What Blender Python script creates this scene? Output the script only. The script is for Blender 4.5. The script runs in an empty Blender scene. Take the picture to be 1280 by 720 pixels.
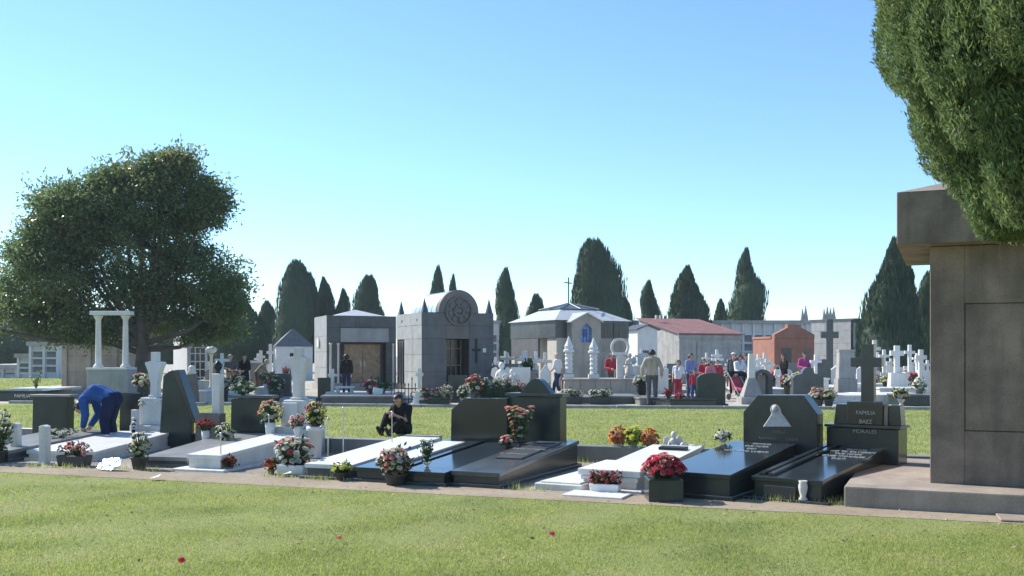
import bpy, bmesh, math, random
import numpy as np
from mathutils import Vector, Matrix, Euler

random.seed(7)
RNG = np.random.default_rng(7)
SC = bpy.context.scene
COL = SC.collection
R = math.radians

# ------------------------------------------------------------------ camera, sky, sun, exposure
F, EYE, HZ = 1244.0, 1.6, 445.0           # focal length in px of the 1280 px photo, eye height, horizon row
cam_d = bpy.data.cameras.new('camera')
cam = bpy.data.objects.new('camera', cam_d)
COL.objects.link(cam)
cam_d.sensor_width = 36.0
cam_d.lens = 36.0 * F / 1280.0
cam_d.shift_y = (HZ - 360.0) / 1280.0
cam_d.clip_start = 0.05
cam_d.clip_end = 6000
cam.location = (0, 0, EYE)
cam.rotation_euler = (R(90), 0, 0)
SC.camera = cam

SUN_EL, SUN_AZ = R(40), R(-58)            # azimuth from +Y (view direction), negative = left
to_sun = Vector((math.sin(SUN_AZ) * math.cos(SUN_EL), math.cos(SUN_AZ) * math.cos(SUN_EL), math.sin(SUN_EL)))
world = bpy.data.worlds.new('World')
SC.world = world
world.use_nodes = True
wn = world.node_tree
wn.nodes.clear()
sky = wn.nodes.new('ShaderNodeTexSky')
sky.sky_type = 'NISHITA'
sky.sun_disc = False
sky.sun_elevation = SUN_EL
sky.sun_rotation = SUN_AZ
sky.altitude = 0
sky.air_density = 0.95
sky.dust_density = 0.0
sky.ozone_density = 6.5
bg = wn.nodes.new('ShaderNodeBackground')
bg.inputs['Strength'].default_value = 0.126
wo = wn.nodes.new('ShaderNodeOutputWorld')
tint = wn.nodes.new('ShaderNodeMix')                   # slight cyan cast of the photograph's white balance
tint.data_type = 'RGBA'
tint.blend_type = 'MULTIPLY'
tint.inputs[0].default_value = 1.0
tint.inputs[7].default_value = (1.0, 1.04, 1.0, 1)
wn.links.new(sky.outputs[0], tint.inputs[6])
wn.links.new(tint.outputs[2], bg.inputs['Color'])
wn.links.new(bg.outputs[0], wo.inputs['Surface'])

sun_d = bpy.data.lights.new('sun', 'SUN')
sun_d.energy = 4.2
sun_d.angle = R(0.53)
sun_d.color = (1.0, 0.95, 0.87)
sun = bpy.data.objects.new('sun', sun_d)
COL.objects.link(sun)
sun.rotation_euler = (-to_sun).to_track_quat('-Z', 'Y').to_euler()
sun.location = (-20, 20, 40)

SC.view_settings.view_transform = 'Standard'
SC.view_settings.look = 'None'
SC.view_settings.exposure = 0.9
SC.view_settings.gamma = 1.0
SC.render.engine = 'CYCLES'
SC.cycles.use_denoising = True
SC.cycles.max_bounces = 6
SC.cycles.transparent_max_bounces = 8

# ------------------------------------------------------------------ pixel helpers
def G(x, y):
    """photo pixel -> point on flat ground"""
    D = F * EYE / (y - HZ)
    return Vector(((x - 640.0) / F * D, D, 0.0))
def at(x, D, z=0.0):
    return Vector(((x - 640.0) / F * D, D, z))
def zp(y, D):
    return EYE - (y - HZ) / F * D

# ------------------------------------------------------------------ materials
MATS = {}
def _new(name):
    m = bpy.data.materials.new(name)
    m.use_nodes = True
    nt = m.node_tree
    return m, nt, nt.nodes['Principled BSDF']
def _node(nt, t, **kw):
    n = nt.nodes.new(t)
    for k, v in kw.items():
        n.inputs[k].default_value = v
    return n
def _ramp(nt, fac, stops):
    r = nt.nodes.new('ShaderNodeValToRGB')
    while len(r.color_ramp.elements) < len(stops):
        r.color_ramp.elements.new(0.5)
    for e, (p, c) in zip(r.color_ramp.elements, stops):
        e.position = p
        e.color = (*c, 1)
    nt.links.new(fac, r.inputs['Fac'])
    return r.outputs['Color']
def _mix(nt, fac, a, b, blend='MIX'):
    n = nt.nodes.new('ShaderNodeMix')
    n.data_type = 'RGBA'
    n.blend_type = blend
    for s, v in ((0, fac), (6, a), (7, b)):
        if hasattr(v, 'links'):
            nt.links.new(v, n.inputs[s])
        elif s == 0:
            n.inputs[0].default_value = v
        else:
            n.inputs[s].default_value = (*v, 1)
    return n.outputs[2]
def _coords(nt, scale=(1, 1, 1), kind='Object'):
    tc = nt.nodes.new('ShaderNodeTexCoord')
    mp = nt.nodes.new('ShaderNodeMapping')
    mp.inputs['Scale'].default_value = scale
    nt.links.new(tc.outputs[kind], mp.inputs['Vector'])
    return mp.outputs[0]
def _noise(nt, vec, scale, detail=4, rough=0.55):
    n = _node(nt, 'ShaderNodeTexNoise', Scale=scale, Detail=detail, Roughness=rough)
    nt.links.new(vec, n.inputs['Vector'])
    return n.outputs['Fac']
def _bump(nt, b, fac, strength, dist=0.01):
    n = _node(nt, 'ShaderNodeBump', Strength=strength, Distance=dist)
    nt.links.new(fac, n.inputs['Height'])
    nt.links.new(n.outputs[0], b.inputs['Normal'])

def stone(name, c, var=0.25, speck=0.0, speck_scale=160, rough=0.8, stain=0.3, stain_c=None, bump=0.25, spec=0.4, fine=40, piece=0.12):
    """rough or polished stone: broad patches, fine grain, crystals and vertical streaks"""
    if name in MATS:
        return MATS[name]
    m, nt, b = _new(name)
    v = _coords(nt)
    lo = tuple(x * (1 - var) for x in c)
    hi = tuple(min(1, x * (1 + var)) for x in c)
    n1 = _noise(nt, v, 2.2, 6)
    col = _ramp(nt, n1, [(0.3, lo), (0.7, hi)])
    n2 = _noise(nt, v, fine, 3, 0.7)
    g = _ramp(nt, n2, [(0.35, (0.72,) * 3), (0.65, (1.0,) * 3)])
    col = _mix(nt, 0.6, col, g, 'MULTIPLY')
    if stain:
        vs = _coords(nt, (3.2, 3.2, 0.35))
        n3 = _noise(nt, vs, 1.7, 5, 0.6)
        s = _ramp(nt, n3, [(0.48, (0, 0, 0)), (0.72, (1, 1, 1))])
        mul = nt.nodes.new('ShaderNodeMath')
        mul.operation = 'MULTIPLY'
        mul.inputs[1].default_value = stain
        nt.links.new(s, mul.inputs[0])
        sc = stain_c or tuple(x * 0.45 for x in c)
        col = _mix(nt, mul.outputs[0], col, sc)
    if speck:
        vo = _node(nt, 'ShaderNodeTexVoronoi', Scale=speck_scale)
        nt.links.new(v, vo.inputs['Vector'])
        sp = _ramp(nt, vo.outputs['Distance'], [(0.12, (1, 1, 1)), (0.34, (0, 0, 0))])
        mul = nt.nodes.new('ShaderNodeMath')
        mul.operation = 'MULTIPLY'
        mul.inputs[1].default_value = speck
        nt.links.new(sp, mul.inputs[0])
        col = _mix(nt, mul.outputs[0], col, tuple(min(1, x * 2.2 + 0.1) for x in c))
    oi = nt.nodes.new('ShaderNodeObjectInfo')            # neighbouring blocks differ a little in tone
    rc = _ramp(nt, oi.outputs['Random'], [(0.0, (1 - piece,) * 3), (1.0, (1.0,) * 3)])
    col = _mix(nt, 1.0, col, rc, 'MULTIPLY')
    nt.links.new(col, b.inputs['Base Color'])
    rr = nt.nodes.new('ShaderNodeMapRange')
    rr.inputs['To Min'].default_value = max(0.03, rough * 0.75)
    rr.inputs['To Max'].default_value = min(1, rough * 1.25)
    nt.links.new(_noise(nt, v, 5, 4), rr.inputs['Value'])
    nt.links.new(rr.outputs[0], b.inputs['Roughness'])
    b.inputs['Specular IOR Level'].default_value = spec
    if bump:
        _bump(nt, b, n2, bump, 0.006)
    MATS[name] = m
    return m

def plain(name, c, rough=0.6, metal=0.0, var=0.15, scale=8, bump=0.0, spec=0.4):
    if name in MATS:
        return MATS[name]
    m, nt, b = _new(name)
    v = _coords(nt)
    n = _noise(nt, v, scale, 4)
    col = _ramp(nt, n, [(0.3, tuple(x * (1 - var) for x in c)), (0.7, tuple(min(1, x * (1 + var)) for x in c))])
    nt.links.new(col, b.inputs['Base Color'])
    b.inputs['Roughness'].default_value = rough
    b.inputs['Metallic'].default_value = metal
    b.inputs['Specular IOR Level'].default_value = spec
    if bump:
        _bump(nt, b, _noise(nt, v, scale * 4, 3), bump, 0.01)
    MATS[name] = m
    return m

def leafy(name, c1, c2, trans=0.35, rough=0.55, scale=1.3, c3=None, world_noise=True, rand=True):
    """leaf material: object colour that varies from clump to clump, light passing through the blade"""
    if name in MATS:
        return MATS[name]
    m, nt, b = _new(name)
    v = _coords(nt)
    n = _noise(nt, v, scale, 4, 0.6)
    stops = [(0.32, c1), (0.68, c2)]
    if c3:
        stops = [(0.28, c1), (0.52, c2), (0.74, c3)]
    col = _ramp(nt, n, stops)
    if rand:
        gm = nt.nodes.new('ShaderNodeNewGeometry')
        rc = _ramp(nt, gm.outputs['Random Per Island'], [(0.0, (0.62, 0.62, 0.6)), (0.5, (1, 1, 1)), (1.0, (1.0, 0.98, 0.72))])
        col = _mix(nt, 1.0, col, rc, 'MULTIPLY')
    nt.links.new(col, b.inputs['Base Color'])
    b.inputs['Roughness'].default_value = rough
    b.inputs['Specular IOR Level'].default_value = 0.3
    tr = nt.nodes.new('ShaderNodeBsdfTranslucent')
    nt.links.new(col, tr.inputs['Color'])
    mx = nt.nodes.new('ShaderNodeMixShader')
    mx.inputs[0].default_value = trans
    nt.links.new(b.outputs[0], mx.inputs[1])
    nt.links.new(tr.outputs[0], mx.inputs[2])
    nt.links.new(mx.outputs[0], nt.nodes['Material Output'].inputs['Surface'])
    MATS[name] = m
    return m

# stones
M_BLACK = stone('polished_black_granite', (0.026, 0.032, 0.034), 0.3, 0.16, 150, 0.13, 0.0, bump=0.0, spec=0.6)
M_BLACK2 = stone('satin_black_granite', (0.036, 0.043, 0.043), 0.3, 0.12, 150, 0.22, 0.15, (0.06, 0.06, 0.055), bump=0.03, spec=0.5)
M_GREEN = stone('dark_green_granite', (0.03, 0.045, 0.042), 0.3, 0.15, 150, 0.2, 0.1, bump=0.03)
M_GREY = stone('grey_granite', (0.22, 0.22, 0.21), 0.2, 0.25, 160, 0.4, 0.25, bump=0.1)
M_DGREY = stone('dark_grey_granite', (0.085, 0.09, 0.092), 0.25, 0.25, 160, 0.3, 0.2, bump=0.06)
M_WHITE = stone('white_marble', (0.74, 0.73, 0.70), 0.07, 0.0, 100, 0.4, 0.28, (0.42, 0.41, 0.37), bump=0.06)
M_WHITE2 = stone('weathered_marble', (0.69, 0.665, 0.61), 0.12, 0.0, 100, 0.6, 0.4, (0.34, 0.32, 0.28), bump=0.2)
M_MONU = stone('brown_monument_granite', (0.265, 0.20, 0.155), 0.38, 0.22, 90, 0.7, 0.65, (0.12, 0.095, 0.075), bump=0.3, fine=55)
M_MONU2 = stone('monument_plinth_granite', (0.31, 0.255, 0.205), 0.25, 0.2, 90, 0.8, 0.4, (0.15, 0.13, 0.115), bump=0.35, fine=45)
M_GAP = stone('dark_joint', (0.05, 0.045, 0.04), 0.2, bump=0.1)
M_CONC = stone('concrete', (0.36, 0.35, 0.33), 0.15, 0.1, 90, 0.9, 0.45, bump=0.3)
M_BEIGE = stone('beige_stone', (0.42, 0.37, 0.31), 0.15, 0.1, 90, 0.85, 0.4, bump=0.25)
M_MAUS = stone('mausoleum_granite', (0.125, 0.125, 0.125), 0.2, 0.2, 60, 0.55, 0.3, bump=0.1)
M_MAUSL = stone('mausoleum_pale_sunlit_granite', (0.38, 0.375, 0.36), 0.16, 0.2, 60, 0.5, 0.3, bump=0.1)  # pale trim stone; left walls use it to carry sunlight in their colour
M_BROWNST = stone('brown_granite', (0.165, 0.14, 0.125), 0.2, 0.2, 60, 0.5, 0.3, bump=0.1)
M_PLAST = stone('white_plaster', (0.66, 0.66, 0.65), 0.06, 0, 100, 0.9, 0.3, (0.42, 0.41, 0.38), bump=0.15)
M_CREAM = stone('cream_plaster', (0.58, 0.54, 0.46), 0.08, 0, 100, 0.9, 0.3, bump=0.15)
M_TERRA = stone('terracotta_render', (0.36, 0.165, 0.115), 0.15, 0, 100, 0.85, 0.25, bump=0.2)
M_PINK = stone('pinkish_paving', (0.31, 0.245, 0.195), 0.2, 0.15, 80, 0.9, 0.35, bump=0.35, piece=0.3)
M_SLATE = stone('slate_roofing', (0.085, 0.095, 0.11), 0.2, 0, 100, 0.5, 0.2, bump=0.3)
M_REDROOF = stone('faded_red_roofing', (0.27, 0.13, 0.12), 0.2, 0, 100, 0.8, 0.35, (0.2, 0.12, 0.1), bump=0.3)
M_ROOFW = stone('pale_roof_sheet', (0.55, 0.56, 0.56), 0.1, 0, 100, 0.45, 0.3, bump=0.1)
M_STEEL = plain('brushed_steel', (0.62, 0.61, 0.59), 0.38, 1.0, 0.1, 6)
M_MIRROR = plain('polished_steel', (0.85, 0.85, 0.85), 0.16, 1.0, 0.05, 6)
M_IRON = plain('black_iron', (0.02, 0.02, 0.022), 0.5, 0.3)
M_BRONZE = plain('door_bronze', (0.36, 0.255, 0.16), 0.5, 0.15, 0.3, 5)
M_DARK = plain('dark_glass', (0.018, 0.02, 0.024), 0.15, 0, 0.3)
M_BLUEGL = plain('blue_stained_glass', (0.10, 0.22, 0.50), 0.25, 0, 0.5, 14)
M_SILVER = plain('silver_lettering', (0.62, 0.62, 0.6), 0.4, 0.6)
M_LETTER = plain('pale_lettering', (0.30, 0.31, 0.30), 0.5)
M_RELIEF = plain('pale_stone_relief', (0.46, 0.46, 0.44), 0.7, 0, 0.15, 20, 0.2)
M_POT = plain('dark_clay_pot', (0.06, 0.06, 0.055), 0.7, 0, 0.2, 8, 0.2)
M_POTW = plain('white_ceramic_pot', (0.72, 0.72, 0.70), 0.35, 0, 0.06)
M_POTB = plain('brown_clay_pot', (0.22, 0.13, 0.09), 0.8, 0, 0.2)
M_SOIL = stone('pot_soil', (0.07, 0.055, 0.04), 0.3, bump=0.5)
M_BARK = stone('bark', (0.11, 0.085, 0.065), 0.3, 0, 100, 0.95, 0.3, bump=0.8, fine=18)
M_NICHE = plain('niche_plate', (0.11, 0.115, 0.13), 0.3, 0, 0.5, 1.3)
M_PAPER = plain('paper_scrap', (0.7, 0.7, 0.68), 0.8)

M_LEAF = leafy('broad_leaf', (0.125, 0.19, 0.08), (0.17, 0.24, 0.10), 0.55, 0.33, 0.6, (0.27, 0.285, 0.125))
M_CYP = leafy('cypress_spray', (0.042, 0.08, 0.045), (0.085, 0.128, 0.066), 0.25, 0.7, 0.5)
M_CYPN = leafy('near_cypress_spray', (0.15, 0.22, 0.09), (0.205, 0.285, 0.115), 0.42, 0.6, 2.2, (0.27, 0.30, 0.14))
M_STEM = leafy('bouquet_leaf', (0.03, 0.075, 0.02), (0.06, 0.12, 0.035), 0.3, 0.5, 9)
M_SHRUB = leafy('shrub_leaf', (0.03, 0.06, 0.02), (0.05, 0.09, 0.03), 0.3, 0.5, 6)
FLOWER_C = {'red': (0.72, 0.07, 0.14), 'crimson': (0.46, 0.03, 0.09), 'pink': (0.82, 0.42, 0.42), 'rose': (0.74, 0.17, 0.24),
            'salmon': (0.85, 0.46, 0.33), 'orange': (0.9, 0.38, 0.10), 'yellow': (0.9, 0.84, 0.2), 'cream': (0.82, 0.76, 0.58),
            'white': (0.84, 0.83, 0.79), 'rust': (0.50, 0.14, 0.07), 'lime': (0.50, 0.62, 0.15)}
def flower_mat(c):
    return leafy('petal_' + c, tuple(x * 0.85 for x in FLOWER_C[c]), tuple(min(.9, x * 1.1) for x in FLOWER_C[c]), 0.58, 0.6, 12)

# ------------------------------------------------------------------ mesh builder
class MB:
    def __init__(s):
        s.v, s.f = [], []
    def add(s, verts, faces):
        o = len(s.v)
        s.v += [tuple(p) for p in verts]
        s.f += [tuple(i + o for i in q) for q in faces]
        return s
    def box(s, x0, x1, y0, y1, z0, z1):
        return s.add([(x0, y0, z0), (x1, y0, z0), (x1, y1, z0), (x0, y1, z0), (x0, y0, z1), (x1, y0, z1), (x1, y1, z1), (x0, y1, z1)],
                     [(0, 3, 2, 1), (4, 5, 6, 7), (0, 1, 5, 4), (1, 2, 6, 5), (2, 3, 7, 6), (3, 0, 4, 7)])
    def frustum(s, x0, x1, y0, y1, z0, X0, X1, Y0, Y1, z1):
        return s.add([(x0, y0, z0), (x1, y0, z0), (x1, y1, z0), (x0, y1, z0), (X0, Y0, z1), (X1, Y0, z1), (X1, Y1, z1), (X0, Y1, z1)],
                     [(0, 3, 2, 1), (4, 5, 6, 7), (0, 1, 5, 4), (1, 2, 6, 5), (2, 3, 7, 6), (3, 0, 4, 7)])
    def prism(s, pts, a0, a1, axis='y'):
        """polygon extruded along an axis; pts are (x,z) for y, (y,z) for x, (x,y) for z"""
        n = len(pts)
        def P(p, a):
            return (p[0], a, p[1]) if axis == 'y' else (a, p[0], p[1]) if axis == 'x' else (p[0], p[1], a)
        v = [P(p, a0) for p in pts] + [P(p, a1) for p in pts]
        return s.add(v, [tuple(range(n)), tuple(range(2 * n - 1, n - 1, -1))] + [(i, (i + 1) % n, n + (i + 1) % n, n + i) for i in range(n)])
    def lathe(s, prof, cx=0, cy=0, n=12, cz=0):
        v, f = [], []
        for r, z in prof:
            for k in range(n):
                a = 2 * math.pi * k / n
                v.append((cx + r * math.cos(a), cy + r * math.sin(a), cz + z))
        for i in range(len(prof) - 1):
            for k in range(n):
                f.append((i * n + k, i * n + (k + 1) % n, (i + 1) * n + (k + 1) % n, (i + 1) * n + k))
        f.append(tuple(range(n - 1, -1, -1)))
        f.append(tuple((len(prof) - 1) * n + k for k in range(n)))
        return s.add(v, f)
    def tube(s, pts, rad, n=8):
        pts = [Vector(p) for p in pts]
        rad = rad if hasattr(rad, '__len__') else [rad] * len(pts)
        v, f = [], []
        for i, p in enumerate(pts):
            d = (pts[min(i + 1, len(pts) - 1)] - pts[max(i - 1, 0)]).normalized()
            a = d.orthogonal().normalized() if abs(d.z) > 0.9 else d.cross(Vector((0, 0, 1))).normalized()
            b = d.cross(a)
            for k in range(n):
                t = 2 * math.pi * k / n
                v.append(tuple(p + (a * math.cos(t) + b * math.sin(t)) * rad[i]))
        for i in range(len(pts) - 1):
            for k in range(n):
                f.append((i * n + k, i * n + (k + 1) % n, (i + 1) * n + (k + 1) % n, (i + 1) * n + k))
        f.append(tuple(range(n)))
        f.append(tuple((len(pts) - 1) * n + k for k in range(n - 1, -1, -1)))
        return s.add(v, f)
    def ball(s, c, r, n=10, m=6, sz=1.0):
        prof = [(max(1e-3, r * math.sin(math.pi * i / m)), -r * sz * math.cos(math.pi * i / m)) for i in range(m + 1)]
        return s.lathe(prof, c[0], c[1], n, c[2])
    def mesh(s, name, bevel=0.0, smooth=False, seg=1):
        bm = bmesh.new()
        vs = [bm.verts.new(p) for p in s.v]
        for q in s.f:
            try:
                bm.faces.new([vs[i] for i in q])
            except ValueError:
                pass
        bmesh.ops.recalc_face_normals(bm, faces=bm.faces)
        if bevel:
            ed = [e for e in bm.edges if len(e.link_faces) == 2 and e.calc_face_angle(0) > 0.5]
            bmesh.ops.bevel(bm, geom=ed, offset=bevel, segments=seg, profile=0.6, affect='EDGES', clamp_overlap=True)
        me = bpy.data.meshes.new(name)
        bm.to_mesh(me)
        bm.free()
        if smooth:
            me.shade_smooth()
        return me
    def build(s, name, mat, parent=None, bevel=0.0, smooth=False, seg=1):
        me = s.mesh(name, bevel, smooth, seg)
        me.materials.append(mat)
        return link(name, me, parent)

def link(name, me, parent=None, loc=None, rz=None, scale=None):
    o = bpy.data.objects.new(name, me)
    COL.objects.link(o)
    o.parent = parent
    if loc is not None:
        o.location = loc
    if rz is not None:
        o.rotation_euler = (0, 0, rz)
    if scale is not None:
        o.scale = scale
    return o
def tag(o, label=None, cat=None, group=None, kind=None):
    for k, v in (('label', label), ('category', cat), ('group', group), ('kind', kind)):
        if v:
            o[k] = v
    return o
def thing(name, label, cat, loc=(0, 0, 0), rz=0.0, group=None):
    o = bpy.data.objects.new(name, None)
    o.empty_display_size = 0.1
    COL.objects.link(o)
    o.location = loc
    o.rotation_euler = (0, 0, rz)
    return tag(o, label, cat, group)
def copy_tree(o, parent=None):
    c = o.copy()
    COL.objects.link(c)
    c.parent = parent
    for ch in list(o.children):
        copy_tree(ch, c)
    return c
def fast_mesh(name, V, Fq, mat, parent=None, smooth=False):
    """numpy verts (n,3) and faces (m,k) -> one mesh"""
    me = bpy.data.meshes.new(name)
    k = Fq.shape[1]
    me.vertices.add(len(V))
    me.vertices.foreach_set('co', np.asarray(V, np.float32).ravel())
    me.loops.add(Fq.size)
    me.loops.foreach_set('vertex_index', Fq.astype(np.int32).ravel())
    me.polygons.add(len(Fq))
    me.polygons.foreach_set('loop_start', np.arange(0, Fq.size, k, dtype=np.int32))
    me.polygons.foreach_set('loop_total', np.full(len(Fq), k, np.int32))
    me.update(calc_edges=True)
    me.materials.append(mat)
    if smooth:
        me.shade_smooth()
    return link(name, me, parent)
def text(body, size, mat, parent, loc, extrude=0.004, name='lettering', rx=90):
    cu = bpy.data.curves.new('t', 'FONT')
    cu.body = body
    cu.size = size
    cu.align_x = 'CENTER'
    cu.extrude = extrude
    cu.resolution_u = 2
    tmp = bpy.data.objects.new('t', cu)
    COL.objects.link(tmp)
    dg = bpy.context.evaluated_depsgraph_get()
    me = bpy.data.meshes.new_from_object(tmp.evaluated_get(dg))
    bpy.data.objects.remove(tmp)
    me.materials.append(mat)
    o = link(name, me, parent, loc)
    o.rotation_euler = (R(rx), 0, 0)
    return o

def leaf_quads(C, N, L, W, rng, droop=0.0):
    """leaf-shaped quads: centre C, axis N, length L, width W -> verts, faces"""
    n = len(C)
    N = N / np.linalg.norm(N, axis=1, keepdims=True)
    rv = rng.normal(size=(n, 3))
    S = np.cross(N, rv)
    S /= np.linalg.norm(S, axis=1, keepdims=True) + 1e-9
    L = np.broadcast_to(L, (n,))[:, None]
    W = np.broadcast_to(W, (n,))[:, None]
    U = np.cross(S, N)
    a = C - N * L * 0.5
    b = C + S * W * 0.5 + U * L * 0.06
    c = C + N * L * 0.5 - U * L * droop
    d = C - S * W * 0.5 + U * L * 0.06
    V = np.stack([a, b, c, d], 1).reshape(-1, 3)
    Fq = np.arange(4 * n).reshape(n, 4)
    return V, Fq

# ------------------------------------------------------------------ ground, lawns, path
ROW = R(19.6)                                    # the row of graves runs to the right and towards the camera
UX, UY = math.cos(ROW), -math.sin(ROW)
VX, VY = math.sin(ROW), math.cos(ROW)
def row(u, v, z=0.0):
    return Vector((u * UX + v * VX, u * UY + v * VY, z))

def ground_mat(name, c1, c2, c3, s1=0.35, s2=9.0, bump=0.4):
    m, nt, b = _new(name)
    v = _coords(nt)
    a = _ramp(nt, _noise(nt, v, s1, 5, 0.6), [(0.35, c1), (0.65, c2)])
    g = _noise(nt, v, s2, 5, 0.7)
    a = _mix(nt, _ramp(nt, g, [(0.5, (0, 0, 0)), (0.75, (1, 1, 1))]), a, c3)
    nt.links.new(a, b.inputs['Base Color'])
    b.inputs['Roughness'].default_value = 0.95
    b.inputs['Specular IOR Level'].default_value = 0.15
    _bump(nt, b, _noise(nt, v, s2 * 5, 4, 0.7), bump, 0.03)
    return m
M_GROUND = ground_mat('pale_gravel', (0.36, 0.33, 0.28), (0.46, 0.43, 0.37), (0.24, 0.22, 0.185), 0.3, 7)
M_BED = ground_mat('grave_bed_soil', (0.25, 0.215, 0.17), (0.37, 0.335, 0.28), (0.15, 0.13, 0.10), 1.2, 14)
M_DIRT = ground_mat('sandy_path', (0.27, 0.215, 0.155), (0.36, 0.30, 0.225), (0.20, 0.165, 0.12), 0.8, 11)
M_TURF = ground_mat('turf', (0.20, 0.23, 0.085), (0.25, 0.275, 0.10), (0.27, 0.24, 0.14), 0.9, 22)

def sheet(name, pts, z, mat, label=None):
    me = bpy.data.meshes.new(name)
    me.from_pydata([(p[0], p[1], z) for p in pts], [], [tuple(range(len(pts)))])
    me.materials.append(mat)
    o = link(name, me)
    o['kind'] = 'structure'
    return o
sheet('ground', [(-1500, -300), (1500, -300), (1500, 3000), (-1500, 3000)], -0.012, M_GROUND)
LAWN_V, WALL_V = 10.565, 14.58
sheet('front_lawn', [row(-30, -14), row(30, -14), row(30, LAWN_V), row(-30, LAWN_V)], -0.004, M_TURF)
sheet('grave_bed', [row(-40, LAWN_V + .75), row(40, LAWN_V + .75), row(40, WALL_V), row(-40, WALL_V)], -0.004, M_BED)
path = sheet('path', [row(-40, LAWN_V), row(40, LAWN_V), row(40, LAWN_V + .75), row(-40, LAWN_V + .75)], 0.0, M_DIRT)
sheet('middle_lawn', [row(-30, WALL_V + .2), row(30, WALL_V + .2), (34, 28.6), (16, 29.2), (0, 30.6), (-17, 33.6), (-60, 38)], -0.004, M_TURF)
sheet('far_lawn', [(-27, 46.5), (-23.5, 47), (-29, 71), (-45, 72), (-50, 50)], -0.004, M_TURF)

# paving slabs on the right-hand stretch of the path, each its own piece
u = 1.2
random.seed(3)
while u < 9.5:
    w = 1.25 + random.uniform(-.12, .12)
    mb = MB()
    j = [random.uniform(-.012, .012) for _ in range(4)]
    zz = 0.028 + random.uniform(-.006, .006)
    pts = [row(u + .02, LAWN_V + .07 + j[0]), row(u + w - .02, LAWN_V + .07 + j[1]), row(u + w - .02, LAWN_V + .80 + j[2]), row(u + .02, LAWN_V + .80 + j[3])]
    mb.prism([(p.x, p.y) for p in pts], 0.003, zz, 'z')
    mb.build('paving_slab', M_PINK, path, 0.008)
    u += w

def blades(name, X, Y, L, W, mat, z0=-0.004, lean=0.8, rng=RNG):
    n = len(X)
    th = rng.uniform(0, 2 * np.pi, n)
    ln = np.abs(rng.normal(0, lean, n))
    ld = rng.uniform(0, 2 * np.pi, n)
    dx, dy = np.cos(th) * W * .5, np.sin(th) * W * .5
    Z = np.full(n, z0)
    a = np.stack([X - dx, Y - dy, Z], 1)
    b = np.stack([X + dx, Y + dy, Z], 1)
    c = np.stack([X + np.cos(ld) * L * np.sin(ln), Y + np.sin(ld) * L * np.sin(ln), z0 + L * np.cos(ln).clip(.15)], 1)
    V = np.stack([a, b, c], 1).reshape(-1, 3)
    o = fast_mesh(name, V, np.arange(3 * n).reshape(n, 3), mat)
    o['kind'] = 'stuff'
    return o
M_GRASS = leafy('grass_blade', (0.25, 0.32, 0.10), (0.425, 0.48, 0.15), 0.5, 0.5, 0.8, (0.55, 0.53, 0.26))
def patch(X, Y, s, seed):
    """smooth 0..1 patchiness for bare and thick spots"""
    r = np.random.default_rng(seed)
    t = np.zeros_like(X)
    for k in range(7):
        a = r.uniform(0, 2 * np.pi)
        fr = s * r.uniform(.5, 2.2)
        t += np.sin((X * np.cos(a) + Y * np.sin(a)) * fr + r.uniform(0, 6.28))
    return 1 / (1 + np.exp(-t * 0.9))
n = 620000
D_ = 6.3 + (RNG.random(n) ** 1.15) * 9.5   # metres from the camera
X_ = RNG.uniform(-1, 1, n) * (0.54 * D_ + .3)
vv = X_ * VX + D_ * VY
edge = LAWN_V + 0.03 * np.sin(X_ * 5.1) + 0.025 * np.sin(X_ * 13.0 + 1) + RNG.normal(0, .02, n)
strip = np.clip((vv - (LAWN_V - 1.7)) / 1.2, 0, 1)          # worn and thinner towards the path
pt = patch(X_, D_, 2.6, 5)
keep = (vv < edge) & (RNG.random(n) < (0.55 + .45 * pt) * (1 - .35 * strip * (1 - pt)))
X_, D_, pt, strip = X_[keep], D_[keep], pt[keep], strip[keep]
L_ = RNG.uniform(.010, .030, len(X_)) * (0.75 + .45 * pt) * (1 - .25 * strip)
tag(blades('grass', X_, D_, L_, RNG.uniform(.005, .010, len(X_)), M_GRASS), 'short mown green grass in the foreground lawn', 'grass')
n = 170000
D_ = RNG.uniform(16.2, 32.5, n)
X_ = RNG.uniform(-1, 1, n) * (0.53 * D_ + .3)
vv = X_ * VX + D_ * VY
back = np.interp(X_, [-60, -17, 0, 16, 34], [38, 33.6, 30.6, 29.2, 28.6])
keep = (vv > WALL_V + .22) & (D_ < back - RNG.random(n) * .12)
X_, D_ = X_[keep], D_[keep]
tag(blades('grass', X_, D_, RNG.uniform(.02, .05, len(X_)), RNG.uniform(.012, .026, len(X_)), M_GRASS), 'sunlit green grass between the two rows of tombs', 'grass')
n = 9000
D_ = RNG.uniform(47, 71, n)
X_ = RNG.uniform(-.56, -.44, n) * D_
keep = X_ < -23.3 - (D_ - 47) * .2
tag(blades('grass', X_[keep], D_[keep], RNG.uniform(.04, .09, keep.sum()), RNG.uniform(.03, .06, keep.sum()), M_GRASS), 'far strip of grass before the white niche wall', 'grass')

# low wall behind the row of graves
t = thing('low_wall', 'low grey concrete wall running behind the front row of graves', 'wall', row(-16, WALL_V), -ROW)
u = 0.0
while u < 30:
    w = 1.9
    MB().box(u + .006, u + w - .006, 0, .17, -.02, .24 + random.uniform(-.006, .006)).build('wall_block', M_GREY, t, 0.01)
    u += w
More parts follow.
